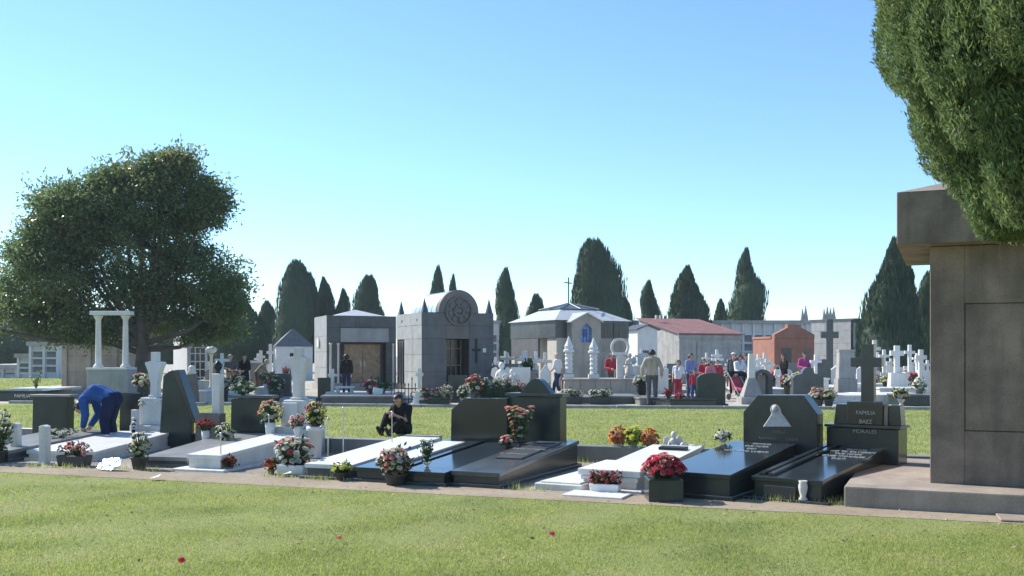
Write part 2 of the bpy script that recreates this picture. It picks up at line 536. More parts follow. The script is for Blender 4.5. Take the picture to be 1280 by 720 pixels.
# pale kerb along the far edge of the middle lawn
t = thing('lawn_kerb', 'pale stone kerb along the far edge of the middle lawn', 'kerb')
ks = [(-17, 33.6), (-8.5, 32.1), (0, 30.6), (8, 29.9), (16, 29.2), (34, 28.6)]
for (xa, ya), (xb, yb) in zip(ks[:-1], ks[1:]):
    nseg = int((xb - xa) / 1.4)
    for k in range(nseg):
        A = Vector((xa + (xb - xa) * k / nseg, ya + (yb - ya) * k / nseg, 0))
        B = Vector((xa + (xb - xa) * (k + .985) / nseg, ya + (yb - ya) * (k + .985) / nseg, 0))
        MB().prism([(A.x, A.y), (B.x, B.y), (B.x, B.y + .18), (A.x, A.y + .18)], -.02, .09, 'z').build('kerbstone', M_CONC, t, .008)

# ------------------------------------------------------------------ trees
def cypress_mesh(name, seed, prof, plume, n=3600, rag=0.2, width=1.0):
    """unit-height cypress crown: upright plumes over an uneven cone, round a rough inner mass"""
    rng = np.random.default_rng(seed)
    zs = np.array([p[0] for p in prof]); rs = np.array([p[1] for p in prof])
    lob = [(rng.uniform(0, 6.28), rng.uniform(0, 1), rng.uniform(.3, 1)) for _ in range(16)]
    def radius(z, th):
        r = np.interp(z, zs, rs)
        k = np.ones_like(r)
        for a, zc, s in lob:
            k = k + rag * s * np.exp(-((z - zc) / .13) ** 2) * np.cos(th - a)
        return r * k
    # plumes
    z = rng.random(n) ** .85 * .97 + .02
    th = rng.uniform(0, 2 * np.pi, n)
    clump = .5 + .5 * np.sin(th * 7 + np.sin(z * 23) * 2) * np.sin(z * 31 + th * 3)
    r = radius(z, th) * (.80 + .26 * rng.random(n)) * (.90 + .14 * clump)
    C = np.stack([r * np.cos(th), r * np.sin(th), z], 1)
    out = np.stack([np.cos(th), np.sin(th), np.zeros(n)], 1)
    N = out * rng.uniform(.1, .75, n)[:, None] + np.array([0, 0, 1.0]) + rng.normal(0, .18, (n, 3))
    V1, F1 = leaf_quads(C, N, plume * rng.uniform(.6, 1.4, n), plume * .42 * rng.uniform(.6, 1.3, n), rng)
    V2, F2 = leaf_quads(C, N, plume * rng.uniform(.6, 1.4, n), plume * .42 * rng.uniform(.6, 1.3, n), rng)
    # rough inner mass
    nz, nt = 26, 20
    zz = np.linspace(.015, .97, nz)
    Z, T = np.meshgrid(zz, np.linspace(0, 2 * np.pi, nt, endpoint=False), indexing='ij')
    rr = radius(Z, T) * .84 * (1 + rng.normal(0, .05, Z.shape))
    V3 = np.stack([rr * np.cos(T), rr * np.sin(T), Z], -1).reshape(-1, 3)
    F3 = np.array([[i * nt + j, i * nt + (j + 1) % nt, (i + 1) * nt + (j + 1) % nt, (i + 1) * nt + j] for i in range(nz - 1) for j in range(nt)])
    V = np.concatenate([V1, V2, V3]); Fq = np.concatenate([F1, F2 + len(V1), F3 + len(V1) + len(V2)])
    o = fast_mesh(name, V, Fq, M_CYP)
    me = o.data
    bpy.data.objects.remove(o)
    return me
COLUMN = [(0, .62), (.1, .9), (.3, 1), (.55, .92), (.75, .72), (.9, .42), (1, .06)]
CONE = [(0, .8), (.08, 1), (.25, .97), (.5, .78), (.72, .5), (.88, .27), (1, .03)]
ROUND = [(0, .7), (.1, .95), (.35, 1), (.6, .88), (.8, .66), (.92, .42), (1, .12)]
CYPS = {'col': [cypress_mesh('crown', 11, COLUMN, .075), cypress_mesh('crown', 12, COLUMN, .07)],
        'cone': [cypress_mesh('crown', 13, CONE, .07, 4200), cypress_mesh('crown', 17, CONE, .065, 3800, .5)],
        'round': [cypress_mesh('crown', 14, ROUND, .06, 4200), cypress_mesh('crown', 16, ROUND, .06, 4200)]}
TRUNK_MB = MB().tube([(0, 0, -.02), (0, 0, .5), (.0, 0, 1)], [.5, .42, .3], 8).mesh('trunk')
TRUNK_MB.materials.append(M_BARK)
def cypress(x, ytop, halfw, D, kind, var, label, rz=0.0):
    Ht = zp(ytop, D)
    t = thing('cypress_tree', label, 'tree', at(x, D), rz, 'cypresses beyond the tombs')
    t.rotation_euler = (random.uniform(-.03, .03), random.uniform(-.03, .03), rz)
    w = halfw / F * D * (1.36 if kind == 'cone' else 1.22)
    base = .8
    link('crown', CYPS[kind][var], t, (0, 0, base), None, (w, w, Ht - base))
    link('trunk', TRUNK_MB, t, (0, 0, -.02), None, (.5, .5, base + .8))
for a in [
    (370, 325, 22, 95, 'round', 0, 'tall dark cypress rising left of the flat-roofed grey mausoleum'),
    (384, 341, 13, 97, 'col', 0, 'slim cypress pressed against the right side of the tall dark cypress'),
    (407, 347, 17, 99, 'cone', 0, 'cypress with a ragged top just above the flat-roofed grey mausoleum'),
    (426, 361, 10, 98, 'col', 1, 'low slim cypress above the small pyramid roof of the grey mausoleum'),
    (462, 344, 18, 96, 'round', 1, 'rounded cypress between the flat-roofed and the barrel-vaulted mausoleum'),
    (335, 376, 13, 100, 'col', 1, 'small cypress above the blue-roofed chapel at the left'),
    (547, 333, 10, 112, 'col', 0, 'narrow cypress tip above the barrel-vaulted mausoleum, the taller of two'),
    (566, 343, 7, 112, 'col', 1, 'small cypress tip above the barrel vault, the shorter of two'),
    (632, 335, 13, 100, 'col', 1, 'slender cypress just right of the barrel-vaulted mausoleum'),
    (637, 380, 12, 92, 'round', 0, 'short bushy cypress at the foot of the slender one'),
    (670, 367, 12, 94, 'round', 1, 'small rounded cypress above the left eaves of the pale-roofed mausoleum'),
    (743, 298, 32, 88, 'round', 0, 'broad tall cypress towering over the pale-roofed mausoleum'),
    (780, 371, 10, 90, 'col', 0, 'low cypress leaning on the right side of the broad tall one'),
    (812, 351, 12, 98, 'col', 1, 'slim pointed cypress left of the red-roofed building'),
    (861, 333, 26, 92, 'cone', 0, 'broad cone-shaped cypress above the red roof'),
    (903, 374, 9, 100, 'col', 0, 'small cypress between the broad cone and the tall spire-shaped one'),
    (931, 311, 20, 96, 'cone', 1, 'tall spire-shaped cypress with a ragged outline above the long wall'),
    (1114, 298, 31, 62, 'cone', 0, 'large dark cypress behind the white crosses beside the brown monument'),
    (1158, 340, 14, 66, 'col', 1, 'cypress half hidden behind the edge of the brown monument'),
    (300, 372, 30, 70, 'round', 1, 'dark bushy conifer at the right edge of the broad-leaved tree'),
    (-12, 385, 40, 98, 'round', 0, 'dark conifer glimpsed under the crown at the far left edge'),
    (30, 392, 38, 97, 'round', 1, 'dark conifer behind the stepped niche wall at the far left'),
    (225, 395, 34, 92, 'round', 0, 'dark conifer behind the white chapel under the tree'),
    (262, 388, 30, 90, 'cone', 0, 'dark conifer behind the slim urn column under the tree'),
]:
    cypress(*a, rz=random.uniform(0, 6.28))

def broad_tree():
    D = 40.0
    s = D / F
    t = thing('broadleaf_tree', 'large leafy evergreen tree with a spreading rounded crown at the left', 'tree', at(177, D))
    base = at(177, D)
    lobes = [(140, 310, 74, 66, 2.3), (78, 345, 52, 44, 2.0), (232, 240, 40, 38, 1.4), (240, 350, 54, 46, 2.0), (108, 262, 52, 32, 1.7), (18, 366, 44, 38, 1.7),
             (284, 376, 24, 34, 1.1), (180, 378, 56, 44, 2.2), (62, 402, 50, 28, 1.6), (198, 216, 36, 22, 1.0), (252, 408, 44, 22, 1.4), (62, 262, 26, 26, .9), (-18, 398, 34, 30, 1.3), (66, 306, 34, 36, 1.4), (100, 290, 50, 44, 1.8), (180, 258, 44, 36, 1.4), (205, 292, 44, 40, 1.7), (115, 408, 40, 24, 1.5), (150, 228, 34, 24, 1.1), (258, 258, 24, 26, .8), (212, 205, 24, 16, .8)]
    rng = np.random.default_rng(21)
    mb = MB()
    mb.tube([(0, 0, -.05), (-.02, 0, .9), (.05, .03, 2.0), (0, 0, 3.2), (-.3, 0, 4.6)], [.34, .27, .24, .2, .1], 10)
    Cs, Ns = [], []
    for k, (x, y, rx, ry, depth) in enumerate(lobes):
        dy = rng.uniform(-1.2, 1.2) if k else 0
        c = np.array([(x - 177) * s, dy, zp(y, D)])
        tip = c - np.array([0, 0, .25 * ry * s])
        st = np.array([0, 0, rng.uniform(1.7, 3.0)])
        mid = st * .45 + tip * .55 + np.array([0, 0, -.3])
        mb.tube([tuple(st), tuple(mid), tuple(tip)], [.13, .08, .03], 7)
        n = int(90 * (rx * ry) ** .5)
        # leaf sprays: clumps spread over the lobe's outer half, thinner inside
        nc = max(20, n // 33)
        for q in range(nc):
            d = rng.normal(size=3)
            d /= np.linalg.norm(d)
            rr = rng.uniform(.5, 1.1)
            cc = c + d * rr * np.array([rx * s, depth * .8, ry * s])
            if cc[2] < 2.0:
                continue
            m = rng.integers(36, 74)
            off = rng.normal(0, .21, (m, 3)) * np.array([1.25, 1.25, .7])
            Cs.append(cc + off)
            Ns.append(d * .8 + rng.normal(0, .7, (m, 3)) + np.array([0, 0, -.15]))
            mb2 = None
    # twig tips sticking out of the silhouette
    for q in range(90):
        x, y, rx, ry, depth = lobes[rng.integers(0, len(lobes))]
        a = rng.uniform(.1, 3.0)
        c = np.array([(x - 177 + rx * 1.1 * np.cos(a)) * s, rng.uniform(-.8, .8), zp(y - ry * 1.1 * np.sin(a), D)])
        m = 16
        Cs.append(c + rng.normal(0, .11, (m, 3)) + np.linspace(0, .5, m)[:, None] * np.array([np.cos(a), 0, np.sin(a)]))
        Ns.append(rng.normal(0, .6, (m, 3)) + np.array([np.cos(a), 0, np.sin(a)]))
    C = np.concatenate(Cs); N = np.concatenate(Ns)
    V, Fq = leaf_quads(C, N, rng.uniform(.13, .23, len(C)), rng.uniform(.055, .09, len(C)), rng, .15)
    fast_mesh('crown', V, Fq, M_LEAF, t)
    mb.build('trunk', M_BARK, t, smooth=True)
    return len(C)
broad_tree()

def near_cypress():
    """big cypress just right of the frame; its lower left flank hangs in front of the monument"""
    base = Vector((4.08, 6.6, 0.06))
    t = thing('cypress_tree', 'near cypress whose dense green flank hangs over the brown monument', 'tree', base, 0, None)
    rng = np.random.default_rng(33)
    prof = [(2.3, .55), (2.4, .90), (2.55, 1.04), (2.75, 1.17), (2.96, 1.34), (3.12, 1.36), (3.32, 1.5), (3.7, 1.64), (3.96, 1.64), (4.6, 1.68), (6.0, 1.5), (8.0, 1.05), (10.0, .45), (11.0, .08)]
    zs = np.array([p[0] for p in prof]); rs = np.array([p[1] for p in prof])
    Cs, Ns, Ls = [], [], []
    tr = MB().tube([(0, 0, -.12), (.03, 0, 1.6), (0, .03, 4), (0, 0, 8), (0, 0, 10.6)], [.3, .24, .2, .1, .03], 10)
    for k in range(760):
        # upright flame-shaped boughs packed over the crown; finer ones low down
        z = 2.62 + (rng.random() ** 1.6) * 7.9
        low = z < 4.7
        th = rng.uniform(0, 2 * np.pi)
        facing = np.cos(th - 3.9) > -.25
        hw, hl = (rng.uniform(.11, .20), rng.uniform(.26, .50)) if low else (.3, .7)
        z = max(z, 2.38 + hl)
        r = max(.05, np.interp(z - .6 * hl, zs, rs) - hw * .95) * (1 - .16 * rng.random() ** 2)
        if k % 4 == 1:
            r *= .8
        o = np.array([np.cos(th), np.sin(th), 0])
        c = o * r + np.array([0, 0, z])
        lean = o * rng.uniform(.0, .35) + rng.normal(0, .10, 3) + np.array([0, 0, 1.0])
        lean /= np.linalg.norm(lean)
        if k % 5 == 0:
            tr.tube([tuple(o * .1 + np.array([0, 0, z - .5])), tuple(c * .55 + np.array([0, 0, (z - .3) * .45]))], [.025, .01], 5)
        m = (int(5200 * hw * hl) if facing else int(1300 * hw * hl)) if low else 170
        m = int(m * 2.6) if low else m
        d = rng.normal(size=(m, 3))
        d /= np.linalg.norm(d, axis=1, keepdims=True)
        al = d @ lean
        radial = d - al[:, None] * lean
        shape = 1 - .35 * np.clip(al, 0, 1)                  # pointed at the top
        P = c + radial * (hw * shape)[:, None] * rng.uniform(.8, 1.1, m)[:, None] + lean * (al * hl)[:, None]
        Cs.append(P)
        Ns.append(radial * .55 + lean * 1.0 + rng.normal(0, .22, (m, 3)))
        Ls.append(np.full(m, .62 if facing else .95) if low else np.full(m, 2.2))
    C = np.concatenate(Cs); N = np.concatenate(Ns); Ls = np.concatenate(Ls)
    # every spray is a little frond of three slim quads
    Vs, Fs = [], []
    off = 0
    for q in range(3):
        Nq = N + rng.normal(0, .42, N.shape)
        V, Fq = leaf_quads(C + rng.normal(0, .012, C.shape), Nq, rng.uniform(.055, .11, len(C)) * Ls, rng.uniform(.012, .022, len(C)) * Ls, rng)
        Vs.append(V); Fs.append(Fq + off); off += len(V)
    # dark heart of twigs so that the sky does not show through
    nz, nt = 24, 20
    zz = np.linspace(2.45, 10.6, nz)
    Z, T = np.meshgrid(zz, np.linspace(0, 2 * np.pi, nt, endpoint=False), indexing='ij')
    rr = np.maximum(.05, np.interp(Z, zs, rs) - .52) * (1 + rng.normal(0, .08, Z.shape))
    V3 = np.stack([rr * np.cos(T), rr * np.sin(T), Z], -1).reshape(-1, 3)
    F3 = np.array([[i * nt + j, i * nt + (j + 1) % nt, (i + 1) * nt + (j + 1) % nt, (i + 1) * nt + j] for i in range(nz - 1) for j in range(nt)])
    Vs.append(V3); Fs.append(F3 + off)
    fast_mesh('crown', np.concatenate(Vs), np.concatenate(Fs), M_CYPN, t)
    tr.build('trunk', M_BARK, t)
near_cypress()

# ------------------------------------------------------------------ brown monument at the right
def monument():
    D0 = F * EYE / (633 - HZ)
    t = thing('stone_monument', 'large brown granite monument block with a heavy overhanging cap at the right', 'monument', at(1055, D0), -R(23.5))
    ph = .215
    MB().box(0, 4.2, 0, 3.4, -.03, ph).build('plinth', M_MONU2, t, .018, seg=2)
    px0, px1, py0, py1 = .84, 3.36, .66, 2.75
    # shaft with a sunken joint round a raised front panel
    zt = 2.79
    a0, a1, b0, b1 = px0 + .345, px1 - .345, .80, 2.16
    sh = MB()
    sh.box(px0, px1, py0 + .02, py1, ph - .004, zt + .004)
    shaft = sh.build('shaft', M_GAP, t)
    def slabp(x0, x1, z0, z1, name='stone_slab', dy=0.0):
        MB().box(x0, x1, py0 - dy, py0 + .03, z0, z1).build(name, M_MONU, t, .006)
    g = .007
    slabp(px0 - .004, a0 - g, ph - .002, zt)
    slabp(a1 + g, px1 + .004, ph - .002, zt)
    slabp(a0 - g, a1 + g, ph - .002, b0 - g)
    slabp(a0 - g, a1 + g, b1 + g, zt)
    slabp(a0, a1, b0, b1, 'front_panel', -.006)
    MB().box(px0 - .006, px0 + .02, py0 + .032, py1 + .004, ph - .002, zt).build('side_slab', M_MONU, t, .004)
    MB().box(px1 - .02, px1 + .006, py0 + .032, py1 + .004, ph - .002, zt).build('side_slab', M_MONU, t, .004)
    o = .33
    cap = MB()
    cap.box(px0 - o, px1 + o, py0 - o, py1 + o, zt + .006, zt + .565)
    c = cap.build('cap', M_MONU, t, .012, seg=2)
    xm, ym = (px0 + px1) / 2, (py0 + py1) / 2
    MB().frustum(px0 - o, px1 + o, py0 - o, py1 + o, zt + .566, xm - .1, xm + .1, ym - .1, ym + .1, zt + 1.0).build('cap_pyramid', M_MONU2, c)
monument()

# ------------------------------------------------------------------ flowers
def bloom_mesh(kind, colour, cache={}):
    key = (kind, colour)
    if key in cache:
        return cache[key]
    rng = np.random.default_rng(hash(kind) % 1000 if False else {'rose': 3, 'daisy': 4, 'mum': 5}[kind])
    mb = MB()
    rings = {'rose': [(5, .95, .25, .55), (5, .75, .75, .5), (4, .45, 1.15, .45), (3, .2, 1.4, .3)],
             'daisy': [(9, .8, .2, .34), (7, .6, .5, .34)],
             'mum': [(8, .85, .1, .42), (8, .7, .55, .4), (6, .5, 1.0, .36), (4, .25, 1.35, .3)]}[kind]
    for n, rr, el, w in rings:
        for k in range(n):
            a = 2 * math.pi * (k + rng.uniform(-.2, .2)) / n + rr * 3
            ca, sa = math.cos(a), math.sin(a)
            e = el + rng.uniform(-.15, .15)
            p0 = (0, 0)
            L = rr if kind != 'rose' else .95
            def pt(l, s, up):
                x, y = l * math.cos(e), s
                return (x * ca - y * sa, x * sa + y * ca, l * math.sin(e) * .8 + up)
            mb.add([pt(.06, 0, 0), pt(L * .6, w, .07), pt(L, 0, -.05), pt(L * .6, -w, .07)], [(0, 1, 2, 3)])
    me = mb.mesh('bloom')
    me.materials.append(flower_mat(colour))
    cache[key] = me
    return me

POTS = {
    'pot': [(.62, 0), (.66, .02), (.86, .85), (1.0, .86), (1.0, 1.0), (.9, 1.0), (.86, .9)],
    'vase': [(.55, 0), (.6, .04), (.34, .18), (.4, .3), (.85, .7), (1.0, 1.0), (.9, 1.0), (.8, .88)],
    'urn': [(.6, 0), (.62, .1), (.28, .2), (.34, .32), (.9, .62), (.84, .82), (1.0, .95), (1.0, 1.0), (.88, 1.0), (.8, .9)],
}
def bouquet(label, loc, r, ph, pr, colours, n=14, style='dome', pot='pot', potmat=None, bs=.045, kind='mum', near=True, leaves=None, cat='flowers', name='flower_pot', rz=0.0, group=None, hh=None, gap=0.0, bx=None):
    """vase or pot with leaves and blooms; r bouquet radius, ph pot height, pr pot radius"""
    t = thing(name, label, cat, loc, rz, group)
    rng = np.random.default_rng(int(abs(loc[0]) * 977 + abs(loc[1]) * 131) % 99991)
    mb = MB()
    if pot == 'trough':
        w, d = bx
        mb.frustum(-w / 2 * .92, w / 2 * .92, -d / 2 * .86, d / 2 * .86, 0, -w / 2, w / 2, -d / 2, d / 2, ph)
        po = mb.build('planter', potmat or M_POTW, t, .008)
        MB().box(-w / 2 + .015, w / 2 - .015, -d / 2 + .015, d / 2 - .015, ph + .0005, ph + .004).build('soil', M_SOIL, po)
    elif pot == 'box':
        mb.box(-pr, pr, -pr, pr, 0, ph)
        po = mb.build('planter', potmat or M_BLACK2, t, .006)
        MB().box(-pr + .02, pr - .02, -pr + .02, pr - .02, ph + .0005, ph + .006).build('soil', M_SOIL, po)
    elif pot:
        mb.lathe([(a * pr, b * ph) for a, b in POTS[pot]], 0, 0, 14)
        mb.build('pot', potmat or M_POT, t, smooth=True)
    hh = hh or r
    n = int(n * 1.7) if near else int(n * 1.4)
    bs *= 1.08
    # bloom positions
    pos = []
    for k in range(n):
        for tr in range(20):
            d = rng.normal(size=3)
            d /= np.linalg.norm(d)
            if style == 'dome':
                d[2] = abs(d[2]) * 1.0 - .12
                p = np.array([d[0] * r, d[1] * r, d[2] * hh]) * rng.uniform(.75, 1.0)
                p[2] += ph + hh * .42 + gap
            elif style == 'ball':
                p = np.array([d[0] * r, d[1] * r, d[2] * hh]) * rng.uniform(.8, 1.0)
                p[2] += ph + hh * .95 + gap
            elif style == 'trough':
                w, dd = bx
                p = np.array([rng.uniform(-.52, .52) * w, rng.uniform(-.6, .6) * dd, ph + rng.uniform(.02, hh)])
            else:                                            # upright spray
                f = rng.random()
                p = np.array([d[0] * r * (.35 + .65 * f), d[1] * r * (.35 + .65 * f), ph + gap + .05 + f * hh * 1.9])
            if all(np.linalg.norm(p - q) > bs * 1.0 for q in pos):
                break
        pos.append(p)
    centre = np.array([0, 0, ph + gap])
    # leaves and stems
    nl = leaves or int(n * 4)
    st = MB()
    Cs, Ns = [], []
    for p in pos:
        st.tube([(p[0] * .15, p[1] * .15, ph * .6), tuple((p * .5 + np.array([0, 0, ph * .5])) * np.array([.9, .9, 1])), tuple(p)], .004 + bs * .05, 4)
    for k in range(nl):
        p = pos[rng.integers(0, len(pos))]
        f = rng.uniform(.35, 1.0)
        q = centre * (1 - f) + p * f + rng.normal(0, bs * .7, 3)
        q[2] = max(q[2], ph * .55)
        Cs.append(q)
        Ns.append((p - centre) * 3 / max(r, .05) + rng.normal(0, .7, 3))
    C = np.array(Cs)
    V, Fq = leaf_quads(C, np.array(Ns), bs * rng.uniform(1.0, 1.9, len(C)), bs * rng.uniform(.45, .85, len(C)), rng, .2)
    st.v += [tuple(v) for v in V]
    o0 = len(st.v) - len(V)
    st.f += [tuple(int(i) + o0 for i in q) for q in Fq]
    st.build('foliage', M_STEM, t)
    if near:
        for p in pos:
            me = bloom_mesh(kind, colours[rng.integers(0, len(colours))])
            b = link('bloom', me, t, tuple(p), None, (bs * rng.uniform(.85, 1.2),) * 3)
            dr = p - centre + np.array([0, 0, r * .4])
            b.rotation_euler = Vector((dr[0], dr[1], dr[2])).to_track_quat('Z', 'Y').to_euler()
    else:
        by = {}
        for p in pos:
            by.setdefault(colours[rng.integers(0, len(colours))], []).append(p)
        for c, ps in by.items():
            base = bloom_mesh(kind, c)
            bv = np.array([v.co[:] for v in base.vertices])
            vs, fs, o_ = [], [], 0
            for p in ps:
                dr = p - centre + np.array([0, 0, r * .4])
                Rm = np.array(Vector(tuple(dr)).to_track_quat('Z', 'Y').to_matrix())
                vs.append(bv @ Rm.T * bs * rng.uniform(.85, 1.2) + p)
                fs.append(np.arange(len(bv)).reshape(-1, 4) + o_)
                o_ += len(bv)
            fast_mesh('blooms', np.concatenate(vs), np.concatenate(fs), flower_mat(c), t)['kind'] = 'stuff'
    return t

# ------------------------------------------------------------------ front row of graves
class Grave:
    def __init__(s, label, fl, ang, w, L, hf, hb, body, cap, over=.025, plinth=.05, pl_over=.05, name='grave'):
        p = G(*fl)
        s.a = R(ang); s.p = p; s.w = w; s.L = L; s.hf = hf; s.hb = hb
        s.t = thing(name, label, 'grave', p, -s.a)
        if plinth:
            MB().box(-pl_over, w + pl_over, -pl_over, L + pl_over, -.02, plinth).build('plinth', body if body is not M_BLACK else M_BLACK2, s.t, .008)
        tk = .055
        MB().prism([(0, plinth - .002), (L, plinth - .002), (L, hb - tk), (0, hf - tk)], 0, w, 'x').build('body', body, s.t, .004)
        o = over
        sl = (hb - hf) / L
        MB().prism([(-o, hf - tk - o * sl), (L + o * .3, hb - tk + .001), (L + o * .3, hb), (-o, hf - o * sl)], -o, w + o, 'x').build('cover_slab', cap, s.t, .008, seg=2)
    def W(s, x, y, z):
        c, sn = math.cos(s.a), math.sin(s.a)
        return Vector((s.p.x + x * c + y * sn, s.p.y - x * sn + y * c, z))
    def top(s, x, y, dz=0.002):
        return s.W(x, y, s.hf + (s.hb - s.hf) * y / s.L + dz)
    def lx(s, px, y):
        """local x of the point with local y that projects to photo column px"""
        k = (px - 640) / F
        c, sn = math.cos(s.a), math.sin(s.a)
        return (k * (s.p.y + y * c) - s.p.x - y * sn) / (c + k * sn)
    def depth(s, x, y):
        return s.W(x, y, 0).y
    def z(s, py, x, y):
        return zp(py, s.depth(x, y))
    def head(s, pts_px, y0, th, mat, name='headstone', bevel=.01, seg=2):
        """upright stone whose face outline is given as photo pixels on the plane local y = y0"""
        pts = []
        for px, py in pts_px:
            x = s.lx(px, y0)
            pts.append((x, s.z(py, x, y0) if py < 900 else s.hb * .5))
        return MB().prism(pts, y0, y0 + th, 'y').build(name, mat, s.t, bevel, seg=seg)

def on_slab(g, xa, xb, ya, yb, h, mat, name, lift=.001, bevel=.004):
    f = lambda y: g.hf + (g.hb - g.hf) * y / g.L + lift
    return MB().prism([(ya, f(ya)), (yb, f(yb)), (yb, f(yb) + h), (ya, f(ya) + h)], xa, xb, 'x').build(name, mat, g.t, bevel)
GR = {}
M_DPOL = stone('polished_grey_granite', (0.085, 0.092, 0.093), 0.25, 0.3, 120, 0.18, 0.15, bump=0.02, spec=0.6)
# leftmost grave, partly out of frame
g = GR['A'] = Grave('low dark grave with a flat grey cover at the left edge', (-62, 575), 14, 1.05, 2.35, .17, .3, M_DGREY, M_GREY)
hs = g.head([(40, 999), (83, 999), (84, 497), (41, 495)], 2.62, .2, M_GREEN)
x0 = g.lx(38, 2.6); x1 = g.lx(88, 2.6)
MB().box(x0, x1, 2.58, 2.86, g.z(496, x0, 2.6), g.z(493, x0, 2.6)).build('headstone_cap', M_GREY, hs, .004)
MB().box(x0 + .05, x1 - .05, 2.6, 2.84, -.02, .16).build('headstone_base', M_DGREY, g.t, .006)
# white grave with flared cross pillar
g = GR['B'] = Grave('white marble grave with a tall flared pillar and white flower pedestal', (36, 575), 10, 1.12, 2.3, .15, .28, M_WHITE2, M_WHITE, plinth=.04)
def flared_pillar(g, y0, cx_px, ped_px, y_ped_top, y_top, y_shoulder, half_px, stem_px, mat):
    """pedestal, slim shaft flaring out to shoulders, square block on top"""
    x = g.lx(cx_px, y0)
    D = g.depth(x, y0); s = D / F
    zpt = zp(y_ped_top, D)
    pw = ped_px * s
    MB().box(x - pw * .72, x + pw * .72, y0 - .2, y0 + .34, -.02, g.hb + .1).build('pedestal_step', mat, g.t, .01)
    MB().frustum(x - pw * .55, x + pw * .55, y0 - .1, y0 + .24, g.hb + .101, x - pw * .45, x + pw * .45, y0 - .06, y0 + .2, zpt).build('pedestal', mat, g.t, .01)
    zs, zt = zp(y_shoulder, D), zp(y_top, D)
    st, hw = stem_px * s, half_px * s
    zr = zs - (zs - zpt) * .62
    pts = [(x - st, zpt), (x + st, zpt), (x + st * .92, zr), (x + hw * .7, zr + (zs - zr) * .62), (x + hw, zs - .03), (x + hw, zs), (x + st * .8, zs + .02), (x + st * .8, zt), (x - st * .8, zt), (x - st * .8, zs + .02), (x - hw, zs), (x - hw, zs - .03), (x - hw * .7, zr + (zs - zr) * .62), (x - st * .92, zr)]
    MB().prism(pts, y0, y0 + .14, 'y').build('cross_pillar', mat, g.t, .012, seg=2)
    MB().box(x - st * 1.25, x + st * 1.25, y0 - .03, y0 + .17, zpt + .001, zpt + .045).build('pillar_foot', mat, g.t, .006)
    return x, D
bx_, bD = flared_pillar(g, 2.5, 192, 34, 497, 440, 453, 12, 5.0, M_WHITE)
xb0, xb1 = g.lx(167, 2.42), g.lx(213, 2.42)
MB().box(xb0, xb1, 2.42, 2.66, -.02, g.z(515, xb0, 2.42)).build('flower_ledge', M_WHITE2, g.t, .01)
for px in (169, 213):
    x = g.lx(px, 2.3)
    MB().frustum(x - .06, x + .06, 2.24, 2.36, -.02, x - .05, x + .05, 2.25, 2.35, g.z(512, x, 2.3)).build('corner_post', M_WHITE, g.t, .008)
# bead chain between the slab and the pedestal
ch = thing('bead_chain', 'rope of black and white beads slung beside the white grave', 'chain')
pa, pb = g.top(.62, 1.9), g.W(g.lx(168, 2.3), 2.3, g.z(521, .6, 2.3))
for k in range(9):
    f = k / 8
    p = pa.lerp(pb, f)
    p.z = pa.z + .05 + (pb.z - pa.z - .05) * (f ** 1.4)
    MB().ball(p, .042 if k % 2 else .036, 10, 6).build('bead', M_WHITE if k % 2 else M_IRON, ch, smooth=True)
MB().tube([tuple(pa.lerp(pb, 0) + Vector((0, 0, .05))), tuple(pb)], .01, 6).build('cord', M_IRON, ch)
# two white marker posts in front of the leftmost graves
for px, yb, yt, lab in ((20, 573, 528, 'white marble marker post nearest the left edge'), (56, 580, 531, 'white marble marker post in front of the white grave')):
    p = G(px, yb)
    t = thing('marker_post', lab, 'post', p, -R(12), 'white marker posts')
    h = zp(yt, p.y)
    MB().box(-.06, .06, -.06, .06, -.02, h * .93).build('shaft', M_WHITE2, t, .006)
    MB().prism([(-.06, h * .931), (.06, h * .931), (.06, h * .96), (0, h), (-.06, h * .96)], -.06, .06, 'y').build('top', M_WHITE, t, .004)
    MB().box(-.1, .1, -.1, .1, -.03, .02).build('foot', M_WHITE2, t, .004)
# grey grave
g = GR['C'] = Grave('low grey granite grave beside a dark pot of white flowers', (182, 583), 13, .66, 2.4, .15, .31, M_DGREY, M_GREY)
hs = g.head([(288, 999), (337, 999), (337, 497), (289, 499)], 2.62, .2, M_GREEN)
MB().box(g.lx(286, 2.6), g.lx(340, 2.6), 2.58, 2.86, g.z(498, .8, 2.6), g.z(494.5, .8, 2.6)).build('headstone_cap', M_DGREY, hs, .004)
# white grave with pedestal pillar
g = GR['D'] = Grave('plain white marble slab grave with flared stone pillar between bouquets', (236, 587), 18, .52, 2.2, .22, .35, M_WHITE2, M_WHITE, plinth=.03, pl_over=.16)
dx_, dD = flared_pillar(g, 2.55, 371, 36, 500, 434, 447, 14, 6.2, M_WHITE2)
x = g.lx(364, 2.44)
MB().box(x - .13, x + .13, 2.40, 2.44, g.hb + .14, zp(503, dD)).build('plaque', M_WHITE, g.t, .006)
